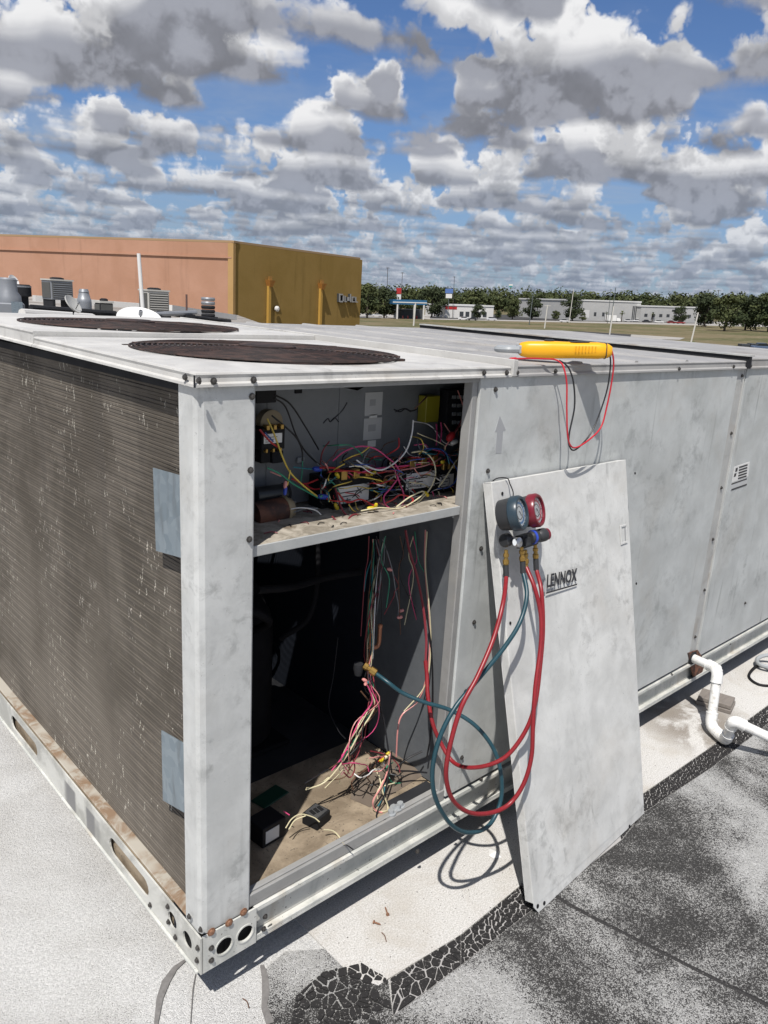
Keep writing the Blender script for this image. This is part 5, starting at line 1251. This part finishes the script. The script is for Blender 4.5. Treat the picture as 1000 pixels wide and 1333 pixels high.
def crown_mesh(seed, wide, material):
    rnd = random.Random(seed); mb = MB()
    for _ in range(26):
        w = rnd.uniform(0, 6.3); rr = math.sqrt(rnd.random())*wide*0.72; z = rnd.uniform(0.16, 0.87)
        rr *= max(0.35, math.sin(math.pi*min(1, (z-0.05)/0.95)))
        leaf_quads(rnd, mb, Vector((rr*math.cos(w), rr*math.sin(w), z)), rnd.uniform(0.13, 0.22), 95, 0.036)
    me = bpy.data.meshes.new('crown'); me.from_pydata([tuple(p) for p in mb.v], [], mb.f); me.materials.append(material); return me
def trunk_mesh(seed, wide):
    rnd = random.Random(seed); mb = MB().tube([(0,0,0),(0.01,0,0.2),(0,0.01,0.45),(0,0,0.7)], [0.032,0.025,0.016,0.006], 7)
    for _ in range(5):
        w = rnd.uniform(0, 6.3); z = rnd.uniform(0.22, 0.4); mb.tube([(0,0,z),(0.4*wide*math.cos(w)*0.5,0.4*wide*math.sin(w)*0.5,z+0.14),(0.4*wide*math.cos(w),0.4*wide*math.sin(w),z+0.3)], [0.014,0.009,0.004], 5)
    me = bpy.data.meshes.new('trunk'); me.from_pydata([tuple(p) for p in mb.v], [], mb.f); me.materials.append(trunkm); return me
CR = {(k, d): crown_mesh(20+k*3+d, (0.42, 0.55, 0.7)[k], (leafm, leafd)[d]) for k in range(3) for d in range(2)}
TRK = {k: trunk_mesh(50+k, (0.42, 0.55, 0.7)[k]) for k in range(3)}
TILT = UPF.to_track_quat('Z', 'Y').to_euler()
def tree(px, pyb, pyt, k, d, label, rot):
    P = far(px, pyb); H = (pyb-pyt)*mpp(P)
    o = thing('tree', tuple(P), label, 'tree', 'trees of the town'); 
    for nm, me in (('trunk', TRK[k]), ('crown', CR[(k, d)])):
        c = link(nm, me, o); c.scale = (H, H, H); c.rotation_euler = (0, 0, rot)
for t in [
 (478,414,369,2,0,'broad leafy tree standing against the mustard wall corner'), (500,414,374,1,1,'dark tree between the mustard building and the filling station'), (467,412,378,1,0,'small tree half hidden by the mustard wall'),
 (562,413,374,2,1,'dark spreading tree between filling station and white store'), (622,416,396,2,1,'small round dark tree in front of the white store'),
 (667,416,388,1,0,'bushy light green tree under the orange-roofed building'), (692,416,386,1,1,'dark tree beside the lamp post near the road'),
 (745,418,383,1,1,'dark rounded tree at the left corner of the warehouse'), (758,418,408,2,0,'low shrub-like tree by the warehouse wall'),
 (917,426,384,2,1,'dark wide tree at the right end of the warehouse'), (943,431,382,2,0,'largest leafy tree on the dry field at the right'), (970,430,386,2,1,'dark tree between the two largest trees'),
 (1000,432,380,2,0,'big leafy tree cut by the edge of the view'), (861,419,410,2,0,'low round tree in front of the pale warehouse block'), (723,417,404,1,0,'small tree between the lamp posts'),
 (648,415,404,1,0,'little tree beside the white store'), (885,421,398,1,1,'dark slim tree near the warehouse sign')]:
    tree(*t, rot=random.uniform(0, 6))
def palm(px, pyb, pyt, label):
    P = far(px, pyb); H = (pyb-pyt)*mpp(P); o = thing('palm_tree', tuple(P), label, 'palm tree', 'palms by the warehouse')
    MB().tube([P, P+UPF*H*0.72], H*0.035, 6).build('trunk', trunkm, o)
    mb = MB(); rnd = random.Random(int(px)); T = P+UPF*H*0.72
    for i in range(22):
        w = rnd.uniform(0, 6.3); e = rnd.uniform(-0.5, 1.1); d = (rt0*math.cos(w)+fwd0*math.sin(w))*math.cos(e)+UPF*math.sin(e); s_ = d.cross(UPF).normalized()*H*0.035; l = H*0.30
        mid = T+d*l*0.55; tip = T+d*l-UPF*H*0.09
        mb.add([T, mid+s_, tip, mid-s_], [(0,1,2,3)])
    mb.build('crown', leafm, o)
palm(809,419,403,'palm tree in front of the warehouse roller doors'); palm(789,419,404,'palm tree beside the yellow trucks'); palm(849,419.5,405,'palm tree at the pale warehouse block')
rnd = random.Random(9); mb = MB()
for i in range(420):
    px = rnd.uniform(455, 1040); row = rnd.random()
    dist = 640 + row*260; P = plane_pt(px, dist); H = rnd.uniform(13, 21) + (5 if row > .6 else 0)
    for _ in range(7):
        leaf_quads(rnd, mb, P+UPF*(H*rnd.uniform(0.10,0.8))+rt0*rnd.uniform(-6,6), H*rnd.uniform(0.2,0.32), 26, 1.25)
tag(mb.build('treeline', leafm), 'green wooded skyline of trees far behind the town', 'trees', kind='stuff')
# vehicles
glassm = mat('car_glass', (0.02,0.025,0.03), 0.1); tyrem = mat('tyre', (0.02,0.02,0.02), 0.8)
def car(px, py, paintc, label, L=4.6, H=1.5, box=False, head=1):
    P = far(px, py); o = thing('van' if box else 'car', tuple(P), label, 'truck' if box else 'car', 'parked vehicles in the distance')
    pm = mat('car_paint', paintc, 0.3); a, u, d = rt0*head, UPF, fwd0; W2 = 0.9
    f = lambda x, z, t: P+a*x+u*z+d*t
    if box:
        MB().slab([(-L/2,0.5),(L*0.22,0.5),(L*0.22,H),(-L/2,H)], [], f, -1.1, 1.1).build('cargo_box', pm, o, bevel=0.05)
        MB().slab([(L*0.24,0.5),(L/2,0.5),(L/2,1.3),(L*0.42,2.0),(L*0.24,2.0)], [], f, -1.0, 1.0).build('cab', mat('cab_paint', tuple(min(1,c*1.1) for c in paintc), 0.3), o, bevel=0.05)
    else:
        MB().slab([(-L/2,0.35),(L/2,0.35),(L/2,0.75),(L*0.28,0.92),(-L*0.46,0.95),(-L/2,0.8)], [], f, -W2, W2).build('body', pm, o, bevel=0.05)
        MB().slab([(-L*0.36,0.95),(L*0.24,0.92),(L*0.08,H),(-L*0.26,H)], [], f, -W2*0.85, W2*0.85).build('cabin', glassm, o, bevel=0.04)
        MB().slab([(-L*0.25,H),(L*0.07,H),(L*0.06,H+0.05),(-L*0.24,H+0.05)], [], f, -W2*0.8, W2*0.8).build('roof_skin', pm, o)
    for x in (-L*0.3, L*0.3):
        for t in (-0.85, 0.65): MB().lathe([(0.34,0),(0.34,0.22)], f(x, 0.34, t), d, 12).build('wheel', tyrem, o)
car(773,417,(0.65,0.36,0.01),'yellow box truck parked left of its twin before the warehouse',7,3.4,True)
car(783,417.5,(0.62,0.34,0.01),'yellow box truck parked nearer the dark masts',7,3.4,True)
car(797,419,(0.70,0.70,0.68),'white box truck parked behind the white post',8,3.3,True)
for px, py, c, l in ((818,419,(0.6,0.6,0.6),'silver car parked under the palm by the roller doors'),(829,419,(0.7,0.7,0.7),'white car parked at the corner of the two warehouse blocks'),(842,420,(0.03,0.03,0.035),'black car in front of the pale warehouse block'),
    (858,420.5,(0.66,0.66,0.65),'white car beside the low round tree'),(874,421,(0.20,0.02,0.02),'dark red car near the warehouse windows'),(886,421.5,(0.25,0.03,0.03),'maroon car at the far end of the warehouse lot'),
    (603,416.5,(0.6,0.6,0.6),'silver car outside the white store'),(615,417,(0.05,0.05,0.055),'black car next to the round dark tree'),(640,417,(0.55,0.56,0.58),'grey car at the end of the white store'),
    (482,411.5,(0.04,0.05,0.07),'dark blue car beside the mustard building'),(490,412,(0.55,0.56,0.58),'silver car under the broad leafy tree'),(500,412.5,(0.5,0.5,0.5),'grey car near the filling station'),
    (735,419.5,(0.62,0.62,0.62),'pale car at the foot of the tall lamp post')):
    car(px, py, c, l, head=random.choice((1,-1)))
car(993,456,(0.10,0.14,0.22),'blue car behind the end of the unit beside the dark bins', 4.8, 1.5)
P = far(970,455); k = mpp(P)
o = thing('waste_bin', tuple(P), 'dark open bins standing behind the end of the unit', 'bin')
fbox(MB(), P-rt0*5*k, P+rt0*6*k, 7*k, 2).build('bin_body', darkdoor, o, bevel=0.05); fbox(MB(), P+rt0*7*k, P+rt0*13*k, 8*k, 2).build('bin_body', darkdoor, o, bevel=0.05)

# ------------------------------------------------------------------ neighbouring store
def f_stucco(c0, c1):
    def f(g, p):
        n = g.noise(p, 0.35, 5, 0.6, 0.4); s_ = g.noise(g.scale(p, 1.6, 1.6, 0.12), 1.0, 4, 0.65)
        c = g.mix(g.mr(n, 0.35, 0.65), c0, c1)
        c = g.mix(g.m('MULTIPLY', g.mr(s_, 0.55, 0.75), 0.35), c, tuple(x*0.6 for x in c0))
        return dict(c=c, n=g.bump(g.noise(p, 6, 4), 0.3, 0.02))
    return f
M['orange'] = mat('salmon_stucco', rough=0.9, fn=f_stucco((0.42,0.235,0.155), (0.47,0.27,0.185)), spec=0.1)
M['mustard'] = mat('mustard_stucco', rough=0.9, fn=f_stucco((0.265,0.175,0.055), (0.30,0.20,0.068)), spec=0.1)
nb = thing('neighbour_store', (top_A.x, top_A.y, -7.5), 'large flat-roofed store with a salmon side wall and a mustard side wall', 'store building')
ZF = -7.5
def wallq(P, Q, z0, z1, th, name, material, parent=nb):
    d = Vector((Q.x-P.x, Q.y-P.y, 0)).normalized(); n = Vector((-d.y, d.x, 0))
    if n.dot(Vector((CAM.x-P.x, CAM.y-P.y, 0))) > 0: n = -n
    a = [Vector((P.x,P.y,0)), Vector((Q.x,Q.y,0)), Vector((Q.x,Q.y,0))+n*th, Vector((P.x,P.y,0))+n*th]
    return MB().add([p+Vector((0,0,z0)) for p in a]+[p+Vector((0,0,z1)) for p in a], [(3,2,1,0),(4,5,6,7),(0,1,5,4),(1,2,6,5),(2,3,7,6),(3,0,4,7)]).build(name, material, parent)
wallq(top_C, top_A, ZF, ZT, 0.5, 'salmon_wall', M['orange'])
wallq(top_A, top_B, ZF, ZT, 0.5, 'mustard_wall', M['mustard'])
dAB = (top_B-top_A).normalized(); dAC = (top_C-top_A).normalized()
capm = mat('parapet_cap', (0.36,0.24,0.13), 0.6)
wallq(top_C-dAC*-1, top_A-dAC*0.2, ZT+0.01, ZT+0.16, 0.7, 'parapet_cap', capm)
wallq(top_A, top_B+dAB*0.2, ZT+0.012, ZT+0.165, 0.7, 'parapet_cap', capm)
toC = Vector((CAM.x-top_A.x, CAM.y-top_A.y, 0)).normalized()
wallq(top_C+toC*0.12, top_A+toC*0.12, ZT-1.05, ZT-0.95, 0.3, 'stucco_reveal', M['orange'])
wallq(top_A+toC*0.10-dAC*0.15, top_A+toC*0.10+dAC*0.30, ZF, ZT-0.02, 0.3, 'corner_trim', mat('ochre_trim', rough=0.9, fn=f_stucco((0.42,0.26,0.10),(0.46,0.29,0.12))))
wallq(top_B, top_B+Vector((dAB.y,-dAB.x,0))*-25, ZF, ZT, 0.5, 'far_wall', M['mustard'])
# downspouts with leader heads
nAB = Vector((dAB.y, -dAB.x, 0)); nAB = nAB if nAB.dot(toC) > 0 else -nAB
def on_wall(px, py, off=0.0):
    d = ray(px, py); t = (top_A+nAB*off-CAM).dot(nAB)/d.dot(nAB); return CAM+d*t
ochre = mat('bright_ochre', rough=0.6, fn=lambda g,p: dict(c=g.mix(g.noise(p,2,3),(0.46,0.27,0.05),(0.52,0.31,0.07))))
for px in (350.5, 418):
    T = on_wall(px, 368 if px < 400 else 372, 0.15); B = Vector((T.x, T.y, -6)); hd = on_wall(px+1, 367 if px < 400 else 371, 0.2)
    ds = MB().beam(B, T, 0.26, 0.22, nAB).build('downspout', ochre, nb)
    MB().add([hd+dAB*a+nAB*b+Vector((0,0,c)) for a, b, c in ((-.14,-.2,-.35),(.14,-.2,-.35),(.14,.15,-.35),(-.14,.15,-.35),(-.3,-.2,.12),(.3,-.2,.12),(.3,.3,.12),(-.3,.3,.12))],
             [(3,2,1,0),(4,5,6,7),(0,1,5,4),(1,2,6,5),(2,3,7,6),(3,0,4,7)]).build('leader_head', mat('orange_leader', (0.50,0.22,0.05), 0.6), ds)
    MB().box(hd.x-.12, hd.x+.12, hd.y-.12, hd.y+.12, hd.z+.12, hd.z+.42).build('scupper', mat('scupper_dark', (0.24,0.13,0.03), 0.7), ds)
q = on_wall(360, 402, 0.15); MB().lathe([(0.22,0),(0.22,0.12),(0.1,0.2)], q, nAB, 12).build('wall_lamp', whitewall, nb)
# raised store letters, too far to read
ltr = mat('letter_face', (0.34,0.34,0.34), 0.5)
def letter(boxes):
    mb = MB(); mk = MB()
    for x0, y0, x1, y1 in boxes:
        P = [on_wall(x, y, 0.12) for x, y in ((x0,y0),(x1,y0),(x1,y1),(x0,y1))]
        mb.add([p-nAB*0.12 for p in P]+[p+nAB*0.10 for p in P], [(3,2,1,0),(4,5,6,7),(0,1,5,4),(1,2,6,5),(2,3,7,6),(3,0,4,7)])
        mk.add([p+nAB*0.105 for p in P]+[p+nAB*0.14 for p in P], [(3,2,1,0),(4,5,6,7),(0,1,5,4),(1,2,6,5),(2,3,7,6),(3,0,4,7)])
    o = mb.build('sign_letter', darkdoor, nb); mk.build('letter_face', ltr, o)
letter([(440.2,382,441.5,393),(441.5,391.5,445,393.4),(445,384.5,446.2,392),(441.5,382.5,445,384)])
letter([(447.4,385,448.4,393),(448.4,391.8,450,393.2)]); letter([(451,386.5,453.5,391.5)])
letter([(454.6,382.5,455.6,393.2)]); letter([(456.6,386,457.6,393.4),(457.6,392,460.2,393.4),(457.6,386,460.2,387.4)]); letter([(461.4,386.4,462.4,393.6),(462.4,392.4,464.6,393.6)])

# ------------------------------------------------------------------ equipment on the roof behind the unit
alum = mat('galvanised_equipment', rough=0.45, metal=0.3, fn=lambda g,p: dict(c=g.mix(g.noise(p,3,4),(0.20,0.215,0.235),(0.33,0.345,0.365))))
beige = mat('beige_casing', rough=0.6, fn=lambda g,p: dict(c=g.mix(g.noise(p,3,4),(0.46,0.45,0.41),(0.56,0.55,0.51))))
fins = mat('dark_fins', rough=0.7, fn=lambda g,p: dict(c=g.mix(g.wave(p,9.0,direction='Z'),(0.05,0.052,0.05),(0.13,0.13,0.12))))
dishw = mat('dish_white', (0.74,0.74,0.72), 0.5); dishg = mat('dish_grey', (0.42,0.42,0.40), 0.5)
def rz(dist, px):                                        # foot on the roof at a distance in a picture column
    d = ray(px, 400); d.z = 0; d.normalize(); p = Vector((CAM.x, CAM.y, 0))+d*dist
    p.z = max(0.0, 0.012*(dist-6)) if px < 230 else 0.0
    return p
HZ = lambda px: 394.0+0.057*(px-500)
def zpx(p, px, py): return CAM.z + (HZ(px)-py)*((p-CAM).dot(FWD))/F*1.03
def right_at(p): v = (p-CAM); v.z = 0; v.normalize(); return Vector((v.y, -v.x, 0)), v
def casing(name, pxl, pxr, dist, top, bot, depth, side_m, label, louv=True):
    p = rz(dist, (pxl+pxr)/2); r, v = right_at(p); w = (pxr-pxl)*(p-CAM).dot(FWD)/F; z1 = zpx(p, (pxl+pxr)/2, top); z0 = zpx(p, (pxl+pxr)/2, bot); zr_ = p.z
    o = thing(name, (p.x, p.y, zr_), label, 'condenser unit')
    yaw = 0.5; a = (r*math.cos(yaw)+v*math.sin(yaw)); b = (v*math.cos(yaw)-r*math.sin(yaw)); wa = w*0.62; wb = w*0.5
    c = Vector((p.x, p.y, 0))
    MB().obox(c+Vector((0,0,(z0+z1)/2)), a*wa/2, b*wb/2, Vector((0,0,(z1-z0)/2))).build('casing', side_m, o, bevel=0.02)
    MB().obox(c+Vector((0,0,z1+0.03)), a*wa*0.53, b*wb*0.53, Vector((0,0,0.03))).build('lid', beige, o)
    MB().obox(c-b*(wb/2+0.012)+Vector((0,0,(z0+z1)/2)), a*wa*0.44, b*0.012, Vector((0,0,(z1-z0)*0.40))).build('coil_face', fins, o)
    MB().obox(c-a*(wa/2+0.012)+Vector((0,0,(z0+z1)/2)), b*wb*0.42, a*0.012, Vector((0,0,(z1-z0)*0.40))).build('coil_face', fins, o)
    for s_ in (-1, 1): MB().obox(c+a*s_*wa*0.4+Vector((0,0,(z0+zr_)/2)), a*0.06, b*wb/2, Vector((0,0,max(0.02,(z0-zr_)/2)))).build('support_rail', M['soot'], o)
    if louv:
        for i in range(7): MB().obox(c-b*(wb/2+0.03)+Vector((0,0,z0+(z1-z0)*(0.16+0.11*i))), a*wa*0.42, b*0.01, Vector((0,0,0.018))).build('louvre', side_m, o)
    MB().lathe([(wb*0.36,0),(wb*0.36,0.05),(wb*0.2,0.08)], c+Vector((0,0,z1+0.06)), (0,0,1), 18).build('fan_guard', M['soot'], o)
casing('condenser_unit', 52, 100, 36, 366, 389, 1, alum, 'dark-finned condenser unit standing before the salmon wall')
casing('condenser_unit', 177, 225, 34, 379, 404, 1, beige, 'beige condenser unit behind the white antenna mast')
casing('condenser_unit', 121, 150, 26, 393, 409, 1, M['soot'], 'low dark equipment box right of the silver roof vent', louv=False)
# exhaust fan at the left edge
p = rz(17, 12); r, v = right_at(p); k = (p-CAM).dot(FWD)/F
o = thing('exhaust_fan', (p.x, p.y, p.z), 'grey drum-shaped exhaust fan on a curb at the left edge', 'exhaust fan')
zz = lambda py: zpx(p, 12, py)
MB().obox(p+Vector((0,0,(zz(416)+zz(392))/2-p.z)), r*18*k, v*18*k, Vector((0,0,(zz(392)-zz(416))/2))).build('curb_box', alum, o, bevel=0.02)
MB().lathe([(15*k,0),(15*k,zz(384)-zz(392)),(11*k,zz(378)-zz(392)),(11*k,zz(364)-zz(392)),(9*k,zz(362)-zz(392))], Vector((p.x,p.y,zz(392))), (0,0,1), 24).build('fan_drum', alum, o, True)
cc = p+r*9*k-v*18.4*k; MB().obox(Vector((cc.x,cc.y,(zz(404)+zz(390))/2)), r*6.5*k-Vector((0,0,0)), v*0.02, Vector((0,0,(zz(390)-zz(404))/2))).build('access_door', M['galv'], o)
p = rz(21, 28); r, v = right_at(p); k = (p-CAM).dot(FWD)/F
o = thing('exhaust_fan', (p.x, p.y, p.z), 'squat dark grey drum vent just behind the exhaust fan', 'exhaust fan')
MB().lathe([(9*k,0),(9*k,zpx(p,28,385)-p.z),(13*k,zpx(p,28,384)-p.z),(13*k,zpx(p,28,372)-p.z),(11*k,zpx(p,28,370)-p.z)], (p.x,p.y,p.z), (0,0,1), 24).build('drum', M['soot'], o, True)
MB().lathe([(13.2*k,0),(13.2*k,2*k)], (p.x,p.y,zpx(p,28,373.5)), (0,0,1), 24).build('rim', alum, o)
# satellite dishes
def dish(px, py, dist, rpx, tiltv, material, label, squash=1.0, foot=None):
    p = rz(dist, px); r, v = right_at(p); k = (p-CAM).dot(FWD)/F; zc = zpx(p, px, py); R = rpx*k
    ax = (-v*tiltv[0] + r*tiltv[1] + Vector((0,0,tiltv[2]))).normalized(); c = Vector((p.x,p.y,zc))
    o = thing('satellite_dish', (p.x,p.y,p.z), label, 'satellite dish')
    prof = [(R*t, R*0.22*t*t) for t in (0.02,.2,.4,.6,.8,1.0)]
    mb = MB().lathe(prof + [(R*t, R*0.22*t*t-0.02) for t in (1.0,.8,.6,.4,.2,.02)], c-ax*R*0.1, ax, 28); mb.build('reflector', material, o, True)
    foot = p + v*R*0.5
    MB().tube([foot, Vector((foot.x,foot.y,zc-R*0.3)), c-ax*R*0.14], R*0.05, 8).build('mast', M['soot'], o)
    tip = c+ax*R*0.85; low = c-Vector((0,0,1)).cross(ax).cross(ax).normalized()*0
    MB().tube([c-ax*0.0+Vector((0,0,-R*0.9)), tip+Vector((0,0,-R*0.25))], R*0.035, 6).build('feed_arm', M['soot'], o)
    MB().lathe([(R*0.09,0),(R*0.09,R*0.22)], tip+Vector((0,0,-R*0.28)), -ax, 10).build('feed_horn', alum, o)
dish(181, 414, 10, 28, (0.55,0.1,1.0), dishw, 'big white satellite dish right behind the unit covers')
dish(95, 394, 13, 13, (0.5,0.9,0.75), dishg, 'grey satellite dish tilted sideways on black struts')
dish(20, 366, 30, 8, (0.6,0.75,0.5), dishw, 'small white satellite dish above the drum vent')
# silver roof vent, dark ribbed vent, post, mast
p = rz(22, 110); k = (p-CAM).dot(FWD)/F; zz = lambda py: zpx(p, 110, py)
o = thing('roof_vent', (p.x,p.y,p.z), 'silver conical roof vent between the condenser units', 'roof vent')
MB().lathe([(9*k,0),(9*k,zz(392)-p.z),(8.5*k,zz(388)-p.z),(8*k,zz(387.5)-p.z),(6*k,zz(380)-p.z),(6.6*k,zz(379.5)-p.z),(5*k,zz(376)-p.z)], (p.x,p.y,p.z), (0,0,1), 22).build('vent_cone', alum, o, True)
MB().obox((p.x,p.y,p.z+0.1), (11*k,0,0), (0,11*k,0), (0,0,0.1)).build('vent_curb', M['soot'], o)
p = rz(36, 271); k = (p-CAM).dot(FWD)/F; zz = lambda py: zpx(p, 271, py)
o = thing('roof_vent', (p.x,p.y,p.z), 'stacked ribbed metal vent near the corner of the neighbour store', 'roof vent')
for i in range(5):
    z0 = zz(411)+(zz(386)-zz(411))*i/5; h = (zz(386)-zz(411))/5
    MB().lathe([(8.2*k,0),(9*k,h*0.5),(8.2*k,h*0.86)], (p.x,p.y,z0), (0,0,1), 20).build('vent_ring', alum if i > 2 else M['soot'], o, True)
MB().box(p.x-9*k, p.x+9*k, p.y-9*k, p.y+9*k, p.z, zz(410)).build('vent_curb', M['soot'], o)
p = rz(34, 243); k = (p-CAM).dot(FWD)/F
tag(MB().tube([(p.x,p.y,0), (p.x,p.y,zpx(p,243,383))], 1.3*k, 8).build('vent_post', mat('rusty_post', (0.12,0.07,0.06), 0.7)), 'thin rusty pipe post before the salmon wall', 'post')
p = rz(12, 191); k = (p-CAM).dot(FWD)/F; r, v = right_at(p); T = p-r*8*k; 
tag(MB().tube([(p.x,p.y,0), (T.x,T.y,zpx(p,183,335))], [2.8*k,2.3*k], 12).build('antenna_mast', dishw), 'leaning white plastic mast behind the big dish', 'mast')
# roof clutter: sleepers, conduit runs, parapet line
wht = mat('white_coping', (0.66,0.65,0.62), 0.6)
for (x0, d0, x1, d1, label) in ((45,38,225,40,'long pale coping strip along the foot of the salmon wall'), (218,37,303,42,'short pale coping strip ending at the corner of the store')):
    a, b = rz(d0, x0), rz(d1, x1)
    a.z = zpx(a, x0, 387 if x0 < 100 else 399); b.z = zpx(b, x1, 400 if x0 < 100 else 411)
    tag(MB().beam(a, b, 0.5, 0.25).build('coping', wht), label, 'coping')
for (x0, y0, x1, y1, d, m_, label) in ((40,398,150,406,20,M['soot'],'dark conduit run on sleepers in front of the dark equipment box'), (28,404,120,410,15,wht,'pale pipe run across the roof near the exhaust fan'), (150,409,255,405,24,alum,'metal duct run behind the big white dish'), (205,405,300,416,30,M['soot'],'dark sleeper line leading to the ribbed vent')):
    a, b = rz(d, x0), rz(d+2, x1); a.z = zpx(a, x0, y0); b.z = zpx(b, x1, y1)
    o = thing('pipe_run', (a.x,a.y,0), label, 'pipe'); MB().tube([a, b], 0.07, 8).build('pipe_length', m_, o)
    for t in (0.1,0.5,0.9): q = a.lerp(b, t); MB().box(q.x-.15,q.x+.15,q.y-.15,q.y+.15,0.0,q.z-.05).build('sleeper', M['soot'], o)
